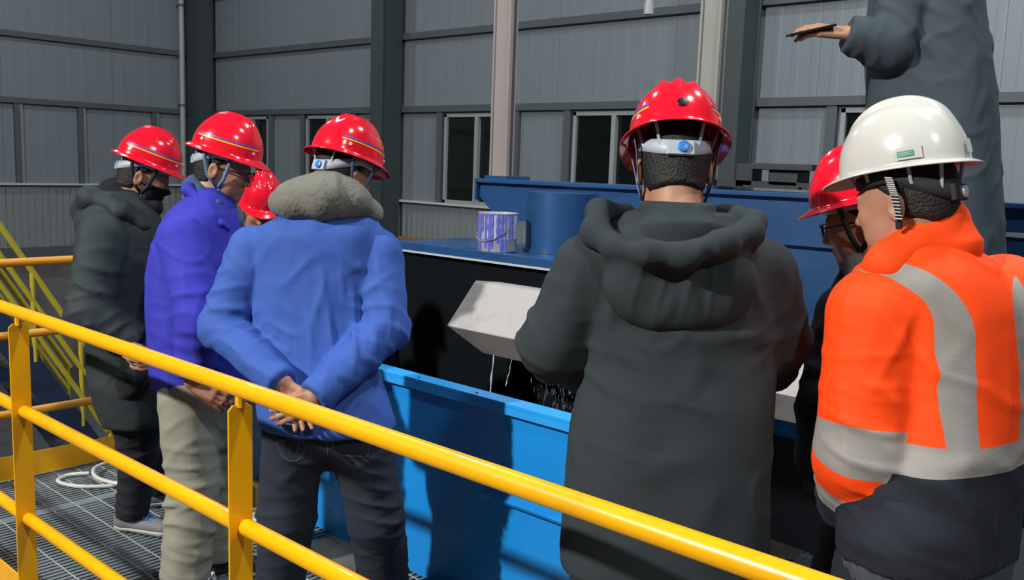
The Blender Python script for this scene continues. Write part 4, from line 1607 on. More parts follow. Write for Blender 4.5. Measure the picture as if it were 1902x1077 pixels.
# ================================================================== people (metres, world axes)
PEOPLE = [{'key': 'A',
  'base': (-3.76, 1.86, 0),
  'fwd': (0.2472, 0.969),
  'hfwd': (0.5261, 0.8504),
  'hpitch': 0.36,
  'hroll': 0,
  'seed': 3,
  'label': 'man in a black green padded coat, red helmet and black mask beside the walkway end',
  'J': {'head': (-3.7673, 1.8525, 1.5561),
        'neck': (-3.8105, 1.7908, 1.4382),
        'hip': (-3.7279, 1.7356, 0.7367),
        'shr': (-3.6751, 1.6316, 1.3134),
        'elr': (-3.6283, 1.552, 1.0211),
        'wrr': (-3.4999, 1.6976, 0.8932),
        'shl': (-3.9347, 1.8903, 1.3314),
        'ell': (-3.869, 1.9244, 0.9767),
        'wrl': (-3.6884, 1.9043, 0.873),
        'anr': (-3.7963, 1.7847, 0.09),
        'anl': (-3.9975, 2.0121, 0.09),
        'hipl': (-3.8199, 1.759, 0.6967),
        'knl': (-3.9013, 1.9147, 0.3933),
        'hipr': (-3.6358, 1.7121, 0.6967),
        'knr': (-3.7086, 1.7774, 0.3933)},
  'toe_r': (0.8903, 0.4554, 0),
  'toe_l': (0.5826, 0.8127, 0),
  'hand_r': ((0.4959, 0.8684, -0.2), (-0.8127, 0.5826, 0), 0.6),
  'hand_l': ((0.9647, 0.2634, -0.2), (0.4895, -0.872, 0), 0.6),
  'mask': True,
  'helmet': {'lamp_clip': True, 'strap_black': True},
  'jacket': {'mat': 'black_green',
             'res': 0.01,
             'rows': [(-3.8292, 1.7847, 1.4961, 0.1048, 0.0838), (-3.8323, 1.7736, 1.4508, 0.1631, 0.1223), (-3.8266, 1.7671, 1.3877, 0.1811, 0.172),
                      (-3.8042, 1.7707, 1.2983, 0.1787, 0.1698), (-3.7866, 1.7616, 1.1635, 0.1764, 0.1675), (-3.7648, 1.7563, 1.0289, 0.1705, 0.162),
                      (-3.743, 1.751, 0.8942, 0.167, 0.1586), (-3.7168, 1.7414, 0.7146, 0.1623, 0.1541), (-3.6832, 1.7468, 0.5805, 0.147, 0.1396),
                      (-3.6671, 1.7505, 0.5224, 0.134, 0.1273)],
             'sleeve_l': (0.085, 0.078, 0.06),
             'sleeve_r': (0.095, 0.092, 0.066),
             'wrinkle': 1.5,
             'drape': 0.007,
             'folds': [((-3.6029, 1.5104, 1.1134), (0.4, 0.3, 1), 0.07, 0.01, 0.14), ((-3.5548, 1.6163, 0.7191), (0.5, 0.3, 1), 0.12, 0.007, 0.2)]},
  'soft': [{'name': 'hood',
            'mat': 'black_green',
            'res': 0.01,
            'k': 0.03,
            'els': [('cap', (-3.8196, 1.6513, 1.461), (-3.9484, 1.6874, 1.3997), 0.05, 0.055), ('cap', (-3.9281, 1.6787, 1.4011), (-4.0326, 1.7829, 1.445), 0.055, 0.05),
                    ('cap', (-3.8202, 1.6517, 1.4653), (-3.6756, 1.7177, 1.4156), 0.045, 0.04),
                    ('cap', (-3.6756, 1.7177, 1.4156), (-3.6422, 1.7906, 1.3547), 0.04, 0.03)],
            'drape': 0.005},
           {'name': 'collar',
            'mat': 'black',
            'res': 0.008,
            'els': [('cap', (-3.8434, 1.7677, 1.4729), (-3.7734, 1.8268, 1.4535), 0.075, 0.06),
                    ('cap', (-3.7734, 1.8268, 1.4535), (-3.7194, 1.8702, 1.4267), 0.06, 0.04)]}],
  'trousers': {'mat': 'dark_trousers', 'hipr': 0.17, 'leg': (0.098, 0.082, 0.072)},
  'shoe_mat': 'M_SHOE',
  'sole_mat': 'M_SOLE',
  'laces': 'M_DIAL'},
 {'key': 'B',
  'base': (-3.13, 1.86, 0),
  'fwd': (0.1959, 0.9806),
  'hfwd': (0.7316, 0.6818),
  'hpitch': 0.27,
  'hroll': 0,
  'seed': 8,
  'label': 'man in a royal blue work jacket, light grey trousers, spectacles and red helmet',
  'J': {'head': (-3.1533, 1.8605, 1.605),
        'neck': (-3.1779, 1.8102, 1.4845),
        'hip': (-3.1291, 1.7303, 0.8137),
        'shr': (-3.0539, 1.6394, 1.3524),
        'elr': (-2.9077, 1.6247, 1.0767),
        'wrr': (-2.9154, 1.5938, 0.8724),
        'shl': (-3.2904, 1.9313, 1.3652),
        'ell': (-3.3682, 1.8191, 0.9866),
        'wrl': (-3.2454, 1.6654, 0.8794),
        'anr': (-3.0532, 1.6314, 0.09),
        'anl': (-3.1804, 1.8299, 0.09),
        'hipr': (-3.0884, 1.664, 0.7703),
        'hipl': (-3.1526, 1.803, 0.7343),
        'knl': (-3.1607, 1.8459, 0.4122),
        'knr': (-3.0649, 1.6771, 0.4302)},
  'toe_r': (0.6711, 0.7413, 0),
  'toe_l': (0.709, 0.7052, 0),
  'hand_r': ((0.6486, 0.4683, -0.55), (-0.4895, 0.872, 0), 0.35),
  'hand_l': ((-0.6735, -0.7392, -0.12), (-0.667, 0.7451, 0.6), 0.5),
  'specs': True,
  'helmet': {},
  'jacket': {'mat': 'royal_blue',
             'res': 0.009,
             'rows': [(-3.1741, 1.8218, 1.5292, 0.0628, 0.0565), (-3.1771, 1.8132, 1.4967, 0.0929, 0.079), (-3.1827, 1.7992, 1.4479, 0.1412, 0.113),
                      (-3.1846, 1.7863, 1.3872, 0.1482, 0.1482), (-3.1824, 1.7659, 1.266, 0.1685, 0.1685), (-3.168, 1.7491, 1.105, 0.1706, 0.1706),
                      (-3.146, 1.7392, 0.9443, 0.1665, 0.1665), (-3.1303, 1.7311, 0.8237, 0.1604, 0.1604), (-3.1251, 1.7276, 0.7795, 0.1523, 0.1523)],
             'sleeve_l': (0.075, 0.068, 0.052),
             'sleeve_r': (0.088, 0.082, 0.062),
             'wrinkle': 1.5,
             'drape': 0.005,
             'cuff': -0.01,
             'folds': [((-2.8802, 1.6449, 0.979), (0.1, 0.1, 1), 0.05, 0.009, 0.13), ((-3.008, 1.5921, 0.9455), (0.2, 0.1, 1), 0.07, 0.005, 0.15)]},
  'soft': [{'name': 'collar',
            'mat': 'royal_blue',
            'res': 0.007,
            'k': 0.02,
            'els': [('cap', (-3.181, 1.7403, 1.5246), (-3.0817, 1.7614, 1.4505), 0.021, 0.019),
                    ('cap', (-3.0817, 1.7614, 1.4505), (-3.0351, 1.8121, 1.3892), 0.019, 0.01),
                    ('cap', (-3.1125, 1.7446, 1.4726), (-3.0394, 1.7841, 1.4054), 0.014, 0.01),
                    ('cap', (-3.1886, 1.7402, 1.5243), (-3.3076, 1.8096, 1.5234), 0.028, 0.026)],
            'drape': 0.001},
           {'name': 'shirt_collar',
            'mat': 'shirt',
            'res': 0.006,
            'k': 0.02,
            'els': [('cap', (-3.1513, 1.7671, 1.526), (-3.0782, 1.7966, 1.4779), 0.016, 0.015),
                    ('cap', (-3.1041, 1.8116, 1.4644), (-3.0743, 1.8627, 1.4132), 0.014, 0.014),
                    ('cap', (-3.1311, 1.8428, 1.4342), (-3.0977, 1.8678, 1.4074), 0.045, 0.04),
                    ('cap', (-3.2117, 1.7878, 1.5274), (-3.1544, 1.8299, 1.4776), 0.055, 0.055)],
            'drape': 0.001}],
  'trousers': {'mat': 'khaki', 'hipr': 0.165, 'leg': (0.108, 0.098, 0.092), 'folds': [((-3.0239, 1.6015, 0.3382), (0, 0.3, 1), 0.07, 0.012, 0.2)]},
  'shoe_mat': 'M_SHOED',
  'sole_mat': 'M_SHOED',
  'laces': 'M_HOSE'},
 {'key': 'C',
  'base': (-2.47, 1.92, 0),
  'fwd': (-0.5895, 0.8077),
  'hfwd': (-0.0585, 0.9983),
  'hpitch': 0.3,
  'hroll': 0.0,
  'seed': 14,
  'label': 'man in a mid blue jacket and dark jeans with hands clasped behind his back',
  'J': {'head': (-2.5391, 1.951, 1.5978),
        'neck': (-2.5322, 1.899, 1.4759),
        'hip': (-2.466, 1.8336, 0.7998),
        'shl': (-2.7162, 1.7103, 1.3459),
        'ell': (-2.7429, 1.6108, 1.0832),
        'wrl': (-2.429, 1.6363, 0.9458),
        'shr': (-2.3989, 1.9944, 1.3463),
        'elr': (-2.312, 1.9592, 1.1005),
        'wrr': (-2.3317, 1.6898, 0.9106),
        'anl': (-2.6774, 1.7951, 0.09),
        'anr': (-2.4458, 2.0921, 0.09),
        'hipl': (-2.5427, 1.7577, 0.76),
        'hipr': (-2.3768, 1.9076, 0.7677),
        'knl': (-2.573, 1.751, 0.4296),
        'knr': (-2.3569, 1.9721, 0.4327)},
  'hand_l': ((0.5067, 0.3213, -0.85), (0.7378, -0.675, 0), 0.35),
  'hand_r': ((-0.5001, -0.5589, -0.35), (-0.667, 0.7451, 0), 0.45),
  'helmet': {'text': '安全', 'text_box': (58, 16, 0.25, 0.42)},
  'jacket': {'mat': 'mid_blue',
             'res': 0.008,
             'rows': [(-2.5286, 1.9019, 1.4742, 0.1321, 0.1057), (-2.5382, 1.8892, 1.452, 0.1705, 0.1279), (-2.553, 1.8705, 1.4224, 0.2061, 0.1443),
                      (-2.558, 1.859, 1.3841, 0.2153, 0.1421), (-2.549, 1.8487, 1.2849, 0.208, 0.1331), (-2.5361, 1.8337, 1.1406, 0.1989, 0.1233),
                      (-2.5191, 1.8224, 0.9965, 0.1989, 0.1273), (-2.4853, 1.8295, 0.8713, 0.2244, 0.1481), (-2.465, 1.8329, 0.7908, 0.2317, 0.1575),
                      (-2.4573, 1.8342, 0.7603, 0.2298, 0.1563)],
             'sleeve_l': (0.078, 0.074, 0.052),
             'sleeve_r': (0.08, 0.076, 0.056),
             'wrinkle': 1.3,
             'drape': 0.005,
             'folds': [((-2.2886, 1.7725, 1.0764), (1, 0.8, 0.25), 0.07, 0.01, 0.16), ((-2.4054, 1.6919, 1.2065), (1, 0.8, 0.15), 0.09, 0.006, 0.2),
                       ((-2.2672, 1.8834, 1.2071), (1, 0.9, 0.3), 0.06, 0.008, 0.15), ((-2.5334, 1.6174, 1.0567), (0.2, 0.2, 1), 0.055, 0.008, 0.1)]},
  'soft': [{'name': 'hood',
            'mat': 'fleece',
            'res': 0.007,
            'k': 0.04,
            'els': [('cap', (-2.5596, 1.7736, 1.5169), (-2.4613, 1.8238, 1.5322), 0.062, 0.07),
                    ('cap', (-2.4613, 1.8238, 1.5322), (-2.4256, 1.8947, 1.5231), 0.07, 0.058), ('cap', (-2.5466, 1.7583, 1.5176), (-2.7, 1.8206, 1.4983), 0.055, 0.05),
                    ('cap', (-2.4184, 1.9002, 1.5182), (-2.4335, 1.9878, 1.4787), 0.05, 0.032),
                    ('cap', (-2.4335, 1.9878, 1.4787), (-2.5083, 2.0539, 1.4655), 0.034, 0.03), ('ell', (-2.4971, 1.8501, 1.5551), (0.105, 0.07, 0.055)),
                    ('cap', (-2.5343, 1.9004, 1.4939), (-2.5254, 1.9051, 1.4762), 0.1, 0.1)],
            'drape': 0.003,
            'freq': 5.0,
            'folds': [((-2.3838, 1.7978, 1.5293), (1, 0.9, 0.5), 0.07, 0.006, 0.12)]}],
  'trousers': {'mat': 'jeans',
               'hipr': 0.185,
               'leg': (0.108, 0.094, 0.088),
               'res': 0.009,
               'folds': [((-2.2251, 1.8848, 0.495), (0.2, 0.2, 1), 0.045, 0.01, 0.16), ((-2.4508, 1.6841, 0.6493), (0.5, 0.5, 0.8), 0.09, 0.008, 0.15)]},
  'shoe_mat': 'M_SHOED',
  'sole_mat': 'M_SHOED',
  'lines': [('stitching', [(-2.3396, 1.7549, 0.7875), (-2.3217, 1.7551, 0.7018), (-2.3, 1.769, 0.6717), (-2.2274, 1.8379, 0.6924), (-2.2114, 1.8596, 0.7329)], 0.0008,
             'M_THREAD', True),
            ('stitching', [(-2.4822, 1.6235, 0.767), (-2.4687, 1.6185, 0.6742), (-2.4294, 1.6489, 0.6484), (-2.3991, 1.6813, 0.6774), (-2.4105, 1.6889, 0.7738)], 0.0008,
             'M_THREAD', True),
            ('stitching', [(-2.3473, 1.7479, 0.7871), (-2.3377, 1.7375, 0.6838)], 0.0008, 'M_THREAD', True)]},
 {'key': 'D',
  'base': (-1.13, 1.74, 0),
  'fwd': (-0.6444, 0.7647),
  'hfwd': (-0.6212, 0.7837),
  'hpitch': 0.4,
  'hroll': 0.0,
  'seed': 21,
  'label': 'man in a long charcoal hooded coat and red helmet seen from behind',
  'J': {'head': (-1.1445, 1.8213, 1.6601),
        'neck': (-1.0914, 1.7627, 1.5299),
        'hip': (-1.0714, 1.744, 1.0372),
        'shl': (-1.2462, 1.6588, 1.4239),
        'ell': (-1.3012, 1.6058, 1.2565),
        'wrl': (-1.3334, 1.8233, 1.1229),
        'shr': (-0.9562, 1.9202, 1.4338),
        'elr': (-0.9222, 1.9501, 1.284),
        'wrr': (-1.0234, 2.1353, 1.1631),
        'hipl': (-1.144, 1.6828, 0.9972),
        'anl': (-1.2294, 1.6562, 0.09),
        'knl': (-1.2061, 1.6925, 0.5436),
        'hipr': (-0.9988, 1.8052, 0.9972),
        'anr': (-1.0306, 1.8238, 0.09),
        'knr': (-1.034, 1.8374, 0.5436)},
  'hand_l': ((-0.4895, 0.872, -0.05), (0, 0, -1), 0.5),
  'hand_r': ((-0.3972, 0.9178, -0.0), (0, 0, -1), 0.5),
  'helmet': {'rear_badge': True},
  'jacket': {'mat': 'charcoal',
             'res': 0.0075,
             'rows': [(-1.117, 1.8008, 1.5673, 0.1056, 0.0898), (-1.1137, 1.7993, 1.5431, 0.1453, 0.109), (-1.112, 1.7946, 1.5092, 0.1935, 0.1277),
                      (-1.1082, 1.7913, 1.4729, 0.2173, 0.1347), (-1.102, 1.7858, 1.4125, 0.2234, 0.1341), (-1.0847, 1.7835, 1.316, 0.2155, 0.1293),
                      (-1.0719, 1.7771, 1.2194, 0.2137, 0.1282), (-1.0715, 1.764, 1.1465, 0.2222, 0.1378), (-1.0711, 1.751, 1.0736, 0.2259, 0.14),
                      (-1.0662, 1.7398, 0.9888, 0.2289, 0.1419), (-1.0588, 1.7285, 0.8919, 0.2308, 0.1431), (-1.052, 1.719, 0.8072, 0.2314, 0.1435),
                      (-1.0468, 1.7148, 0.7588, 0.2283, 0.1416)],
             'sleeve_l': (0.088, 0.078, 0.052),
             'sleeve_r': (0.078, 0.072, 0.052),
             'wrinkle': 1.4,
             'drape': 0.005,
             'crumple': 0.004,
             'crumple_freq': (2.2, 2.2, 0.7),
             'drape_freq': (2.2, 2.2, 0.8),
             'folds': [((-1.0283, 1.5301, 1.2845), (0.3, 0.3, 1), 0.13, 0.008, 0.16), ((-0.9031, 1.6373, 1.2577), (0.5, 0.4, 1), 0.16, 0.008, 0.2),
                       ((-0.9318, 1.7791, 1.4317), (1, 0.8, 0.4), 0.08, 0.006, 0.12), ((-1.1222, 1.5586, 1.3805), (1, 0.8, -0.3), 0.09, 0.006, 0.12),
                       ((-0.9658, 1.5746, 1.0752), (1, 0.9, 0.1), 0.2, 0.006, 0.3)]},
  'soft': [{'name': 'collar',
            'mat': 'charcoal',
            'res': 0.008,
            'k': 0.03,
            'els': [('cap', (-1.1029, 1.778, 1.5588), (-1.096, 1.7709, 1.5234), 0.08, 0.115), ('cap', (-1.1097, 1.7876, 1.5703), (-1.1056, 1.7823, 1.5586), 0.078, 0.08),
                    ('plane', (-1.0713, 1.724, 1.5898), (0.0, 0.0, 1.0)), ('cut', (-1.1324, 1.8075, 1.6784), (-1.1193, 1.7988, 1.5672), 0.058, 0.056)],
            'drape': 0.001},
           {'name': 'hood',
            'mat': 'charcoal',
            'res': 0.007,
            'k': 0.03,
            'els': [('cap', (-1.139, 1.5915, 1.4936), (-1.0517, 1.594, 1.4876), 0.022, 0.024), ('cap', (-1.0517, 1.594, 1.4876), (-0.9871, 1.6354, 1.487), 0.024, 0.024),
                    ('cap', (-0.9871, 1.6354, 1.487), (-0.9477, 1.7051, 1.5118), 0.024, 0.024),
                    ('cap', (-0.9477, 1.7051, 1.5118), (-0.9381, 1.8054, 1.5318), 0.024, 0.026),
                    ('cap', (-1.139, 1.5915, 1.4936), (-1.2013, 1.6079, 1.5182), 0.024, 0.028),
                    ('cap', (-1.2013, 1.6079, 1.5182), (-1.2376, 1.6648, 1.5621), 0.03, 0.026),
                    ('cap', (-1.2376, 1.6648, 1.5621), (-1.2132, 1.7409, 1.5624), 0.024, 0.018),
                    ('cap', (-0.9381, 1.8054, 1.5318), (-0.9624, 1.8686, 1.5518), 0.028, 0.024),
                    ('cap', (-0.9624, 1.8686, 1.5518), (-1.0219, 1.8845, 1.5596), 0.022, 0.022),
                    ('cap', (-1.0219, 1.8845, 1.5596), (-1.0529, 1.8851, 1.5662), 0.022, 0.02), ('ell', (-1.039, 1.7002, 1.4138), (0.16, 0.062, 0.095)),
                    ('ell', (-1.0359, 1.7007, 1.3648), (0.135, 0.055, 0.055)), ('ell', (-1.1087, 1.6337, 1.4283), (0.06, 0.05, 0.07)),
                    ('ell', (-0.9697, 1.766, 1.4343), (0.065, 0.05, 0.07))],
            'folds': [((-0.9938, 1.6254, 1.4869), (1, 0.9, 0), 0.042, 0.004, 0.12), ((-1.039, 1.6009, 1.4268), (1, 0.9, 0.45), 0.085, 0.011, 0.085),
                      ((-0.9579, 1.6886, 1.4352), (1, 0.9, -0.55), 0.085, 0.011, 0.085)],
            'drape': 0.002,
            'freq': 4.0}],
  'trousers': {'mat': 'dark_trousers', 'hipr': 0.17, 'leg': (0.098, 0.085, 0.08), 'res': 0.013},
  'shoe_mat': 'M_SHOED',
  'sole_mat': 'M_SHOED'},
 {'key': 'E',
  'base': (-0.66, 1.98, 0),
  'fwd': (-0.9662, 0.258),
  'hfwd': (-0.9959, 0.0906),
  'hpitch': 0.2,
  'hroll': 0.0,
  'seed': 33,
  'label': 'man in a fluorescent orange and navy reflective jacket and white helmet',
  'J': {'head': (-0.6906, 2.0269, 1.6078),
        'neck': (-0.6583, 2.0415, 1.5269),
        'hip': (-0.5893, 2.0128, 1.0355),
        'shl': (-0.7009, 1.9474, 1.3707),
        'ell': (-0.6894, 1.9026, 1.0709),
        'wrl': (-0.7591, 2.0264, 0.9052),
        'shr': (-0.5155, 2.1736, 1.403),
        'elr': (-0.4252, 2.2041, 1.1296),
        'wrr': (-0.4705, 2.2344, 0.9263),
        'hipl': (-0.6138, 1.921, 0.9955),
        'anl': (-0.6935, 1.8544, 0.09),
        'knl': (-0.6826, 1.8954, 0.5427),
        'hipr': (-0.5648, 2.1045, 0.9955),
        'anr': (-0.6265, 2.1056, 0.09),
        'knr': (-0.6246, 2.1128, 0.5427)},
  'hairline': -0.055,
  'helmet': {'white': True, 'strap': False},
  'lines': [('chin_strap', [(-0.6992, 1.9275, 1.6589), (-0.6824, 1.9227, 1.6245), (-0.6717, 1.9258, 1.5888), (-0.6706, 1.9342, 1.5556)], 0.0065, 'M_STRAPW', False),
            ('strap_stripe', [(-0.6993, 1.9071, 1.6586), (-0.6871, 1.9152, 1.6581)], 0.0016, 'M_HOSE', False),
            ('strap_stripe', [(-0.6977, 1.9077, 1.6543), (-0.6855, 1.9159, 1.6538)], 0.0016, 'M_HOSE', False),
            ('strap_stripe', [(-0.6961, 1.9084, 1.6501), (-0.6838, 1.9166, 1.6495)], 0.0016, 'M_HOSE', False),
            ('strap_stripe', [(-0.6945, 1.9091, 1.6458), (-0.6822, 1.9172, 1.6452)], 0.0016, 'M_HOSE', False),
            ('strap_stripe', [(-0.6928, 1.9097, 1.6415), (-0.6806, 1.9179, 1.6409)], 0.0016, 'M_HOSE', False),
            ('strap_stripe', [(-0.6912, 1.9104, 1.6372), (-0.6789, 1.9186, 1.6366)], 0.0016, 'M_HOSE', False),
            ('strap_stripe', [(-0.6896, 1.9111, 1.6329), (-0.6773, 1.9192, 1.6324)], 0.0016, 'M_HOSE', False),
            ('strap_stripe', [(-0.6879, 1.9117, 1.6286), (-0.6757, 1.9199, 1.6281)], 0.0016, 'M_HOSE', False),
            ('strap_stripe', [(-0.6863, 1.9124, 1.6243), (-0.6741, 1.9206, 1.6238)], 0.0016, 'M_HOSE', False),
            ('strap_stripe', [(-0.6846, 1.9127, 1.6175), (-0.6723, 1.9209, 1.617)], 0.0016, 'M_HOSE', False),
            ('strap_stripe', [(-0.6829, 1.913, 1.6108), (-0.6706, 1.9211, 1.6103)], 0.0016, 'M_HOSE', False),
            ('strap_stripe', [(-0.6812, 1.9133, 1.604), (-0.6689, 1.9214, 1.6036)], 0.0016, 'M_HOSE', False),
            ('strap_stripe', [(-0.6794, 1.9136, 1.5973), (-0.6672, 1.9217, 1.5968)], 0.0016, 'M_HOSE', False),
            ('strap_stripe', [(-0.6777, 1.9139, 1.5906), (-0.6655, 1.922, 1.5901)], 0.0016, 'M_HOSE', False),
            ('strap_stripe', [(-0.676, 1.9142, 1.5838), (-0.6638, 1.9223, 1.5833)], 0.0016, 'M_HOSE', False),
            ('strap_stripe', [(-0.6743, 1.9145, 1.5771), (-0.6621, 1.9226, 1.5766)], 0.0016, 'M_HOSE', False)],
  'jacket': {'mat': 'orange',
             'res': 0.006,
             'rows': [(-0.6531, 2.0453, 1.5226, 0.0918, 0.0826), (-0.6445, 2.0476, 1.4932, 0.1321, 0.1057), (-0.6219, 2.0613, 1.4577, 0.1679, 0.1209),
                      (-0.5896, 2.08, 1.4019, 0.1821, 0.1238), (-0.5694, 2.0813, 1.3112, 0.1843, 0.1216), (-0.5587, 2.0741, 1.2201, 0.1843, 0.1216),
                      (-0.5539, 2.0616, 1.1287, 0.188, 0.1241), (-0.5658, 2.034, 1.0366, 0.2051, 0.1354), (-0.5777, 2.0084, 0.9559, 0.2167, 0.1473),
                      (-0.5769, 1.9965, 0.8872, 0.2137, 0.1496), (-0.5705, 1.9949, 0.8474, 0.2012, 0.1409), (-0.5626, 1.9936, 0.802, 0.19, 0.133)],
             'sleeve_l': (0.105, 0.098, 0.07),
             'sleeve_r': (0.1, 0.09, 0.065),
             'wrinkle': 1.3,
             'drape': 0.004,
             'k': 0.015,
             'crumple': 0.004,
             'ribs': 66,
             'folds': [((-0.5777, 1.8259, 1.2884), (0.6, 0.6, 1), 0.1, 0.006, 0.12), ((-0.5499, 1.7791, 1.0468), (0.6, 0.5, 0.7), 0.12, 0.012, 0.15),
                       ((-0.4669, 1.8561, 1.061), (0.4, 0.3, 1), 0.13, 0.01, 0.14), ((-0.5981, 1.7895, 0.9697), (0.5, 0.5, 0.8), 0.09, 0.01, 0.1),
                       ((-0.4758, 1.9161, 1.2828), (1, 0.8, 0.2), 0.12, 0.005, 0.16), ((-0.6821, 1.795, 1.0399), (0.5, 0.4, 1), 0.08, 0.006, 0.09),
                       ((-0.654, 1.8499, 1.3485), (0.9, 0.7, -0.5), 0.1, 0.004, 0.12)]},
  'soft': [{'name': 'collar',
            'mat': 'orange',
            'res': 0.006,
            'k': 0.025,
            'els': [('cap', (-0.6314, 2.0593, 1.5663), (-0.6239, 2.0583, 1.5245), 0.06, 0.082), ('cap', (-0.627, 2.0356, 1.5638), (-0.6873, 1.939, 1.4791), 0.05, 0.045),
                    ('cap', (-0.6873, 1.939, 1.4791), (-0.7477, 1.974, 1.4477), 0.044, 0.022), ('cap', (-0.7477, 1.974, 1.4477), (-0.738, 1.9756, 1.41), 0.022, 0.04),
                    ('cap', (-0.653, 2.12, 1.5598), (-0.714, 2.1153, 1.4626), 0.05, 0.045)],
            'drape': 0.0015}],
  'trousers': {'mat': 'navy', 'hipr': 0.17, 'leg': (0.1, 0.088, 0.082), 'res': 0.013},
  'shoe_mat': 'M_SHOED',
  'sole_mat': 'M_SHOED'},
 {'key': 'F',
  'base': (-0.9232, 2.4618, 0),
  'fwd': (-0.9764, -0.2161),
  'hfwd': (-0.9597, -0.281),
  'hpitch': 0.28,
  'hroll': 0,
  'seed': 40,
  'label': 'man in a black jacket, spectacles and red helmet behind the orange jacket',
  'J': {'head': (-0.9269, 2.4272, 1.5402),
        'neck': (-0.8817, 2.4474, 1.4331),
        'hip': (-0.8309, 2.3969, 0.9124),
        'shl': (-0.8708, 2.2318, 1.3125),
        'ell': (-0.8673, 2.154, 1.0942),
        'wrl': (-0.9389, 2.2733, 0.9132),
        'shr': (-0.8817, 2.6488, 1.2763),
        'elr': (-0.959, 2.5958, 0.9962),
        'wrr': (-1.0186, 2.5043, 0.9368),
        'hipl': (-0.8104, 2.3042, 0.8724),
        'anl': (-0.8951, 2.3349, 0.09),
        'knl': (-0.882, 2.313, 0.4812),
        'hipr': (-0.8514, 2.4897, 0.8724),
        'anr': (-0.9513, 2.5887, 0.09),
        'knr': (-0.9307, 2.5327, 0.4812)},
  'specs': True,
  'helmet': {'strap_black': True, 'stripe': False},
  'jacket': {'mat': 'black',
             'res': 0.011,
             'rows': [(-0.8863, 2.4463, 1.4499, 0.0806, 0.0725), (-0.8837, 2.443, 1.4189, 0.1095, 0.0931), (-0.883, 2.4358, 1.3765, 0.1521, 0.1141),
                      (-0.8785, 2.432, 1.3343, 0.1748, 0.1258), (-0.8642, 2.4241, 1.2219, 0.173, 0.1246), (-0.8541, 2.4124, 1.1092, 0.1783, 0.1284),
                      (-0.8503, 2.395, 0.9963, 0.1944, 0.14), (-0.846, 2.3781, 0.8834, 0.2185, 0.1573), (-0.84, 2.3757, 0.8412, 0.2167, 0.156)],
             'sleeve_l': (0.085, 0.08, 0.06),
             'sleeve_r': (0.085, 0.08, 0.06),
             'drape': 0.006},
  'soft': [{'name': 'shirt_collar',
            'mat': 'fleece',
            'res': 0.007,
            'els': [('cap', (-0.9132, 2.3385, 1.4362), (-0.8925, 2.3228, 1.3977), 0.03, 0.035), ('cap', (-0.9264, 2.4044, 1.4169), (-0.88, 2.4463, 1.4191), 0.05, 0.06)],
            'drape': 0.001}],
  'trousers': {'mat': 'dark_trousers', 'hipr': 0.17, 'leg': (0.098, 0.085, 0.08), 'res': 0.014},
  'shoe_mat': 'M_SHOED',
  'sole_mat': 'M_SHOED'},
 {'key': 'G',
  'base': (-1.04, 3.5, 1.15),
  'fwd': (-0.9582, -0.2863),
  'hfwd': (-0.8142, -0.5806),
  'hpitch': 0.25,
  'hroll': 0,
  'seed': 52,
  'label': 'man in a long dark slate coat standing on the step and holding a phone',
  'J': {'head': (-1.2925, 3.5525, 2.635),
        'neck': (-1.2367, 3.5737, 2.507),
        'hip': (-1.1506, 3.5437, 1.9256),
        'shl': (-1.2021, 3.3458, 2.3514),
        'ell': (-1.2063, 3.2274, 2.097),
        'wrl': (-1.3205, 3.1329, 2.1391),
        'shr': (-1.2135, 3.8267, 2.4437),
        'elr': (-1.1467, 3.8894, 2.1652),
        'wrr': (-1.2353, 3.8276, 2.0399),
        'hipl': (-1.1234, 3.4527, 1.8856),
        'anl': (-1.0028, 3.3754, 1.24),
        'knl': (-1.0919, 3.4055, 1.5628),
        'hipr': (-1.1778, 3.6347, 1.8856),
        'anr': (-1.0772, 3.6246, 1.24),
        'knr': (-1.1563, 3.6211, 1.5628)},
  'hand_l': ((-0.8089, -0.5879, 0.1), (-0.2677, 0.4223, -0.8), 0.3),
  'helmet': {},
  'jacket': {'mat': 'slate',
             'res': 0.01,
             'rows': [(-1.2353, 3.5786, 2.5266, 0.112, 0.1008), (-1.238, 3.5689, 2.4874, 0.1692, 0.1354), (-1.2315, 3.5623, 2.4194, 0.241, 0.1807),
                      (-1.2156, 3.5551, 2.3031, 0.267, 0.1922), (-1.1944, 3.5455, 2.148, 0.2871, 0.2067), (-1.1681, 3.5405, 1.9931, 0.301, 0.2167),
                      (-1.1395, 3.534, 1.8188, 0.3047, 0.2194), (-1.1117, 3.5268, 1.6445, 0.3073, 0.2212), (-1.0936, 3.5216, 1.5282, 0.3047, 0.2194),
                      (-1.0514, 3.5094, 1.257, 0.2921, 0.2103)],
             'sleeve_l': (0.085, 0.078, 0.062),
             'sleeve_r': (0.085, 0.078, 0.06),
             'drape': 0.007,
             'wrinkle': 1.2,
             'folds': [((-1.1609, 3.3157, 2.2087), (0.7, 0.5, 1), 0.09, 0.012, 0.14), ((-1.1135, 3.3484, 2.1559), (0.6, 0.5, 1), 0.08, 0.008, 0.12)]},
  'trousers': {'mat': 'dark_trousers', 'hipr': 0.17, 'leg': (0.098, 0.085, 0.08), 'res': 0.013},
  'shoe_mat': 'M_SHOED',
  'sole_mat': 'M_SHOED'},
 {'key': 'H',
  'base': (-4.2483, 2.7579, 0),
  'fwd': (0.8851, -0.4655),
  'hfwd': (0.8604, -0.5096),
  'hpitch': 0.5,
  'hroll': 0.1,
  'seed': 60,
  'label': 'man in dark clothes with bowed head and red helmet at the far tank end',
  'J': {'head': (-4.2592, 2.7341, 1.381),
        'neck': (-4.302, 2.742, 1.2683),
        'hip': (-4.2784, 2.7255, 0.8431),
        'shl': (-4.1316, 2.8533, 1.1912),
        'ell': (-4.0587, 2.8476, 0.9533),
        'wrl': (-3.9927, 2.6764, 0.8065),
        'shr': (-4.4151, 2.597, 1.1779),
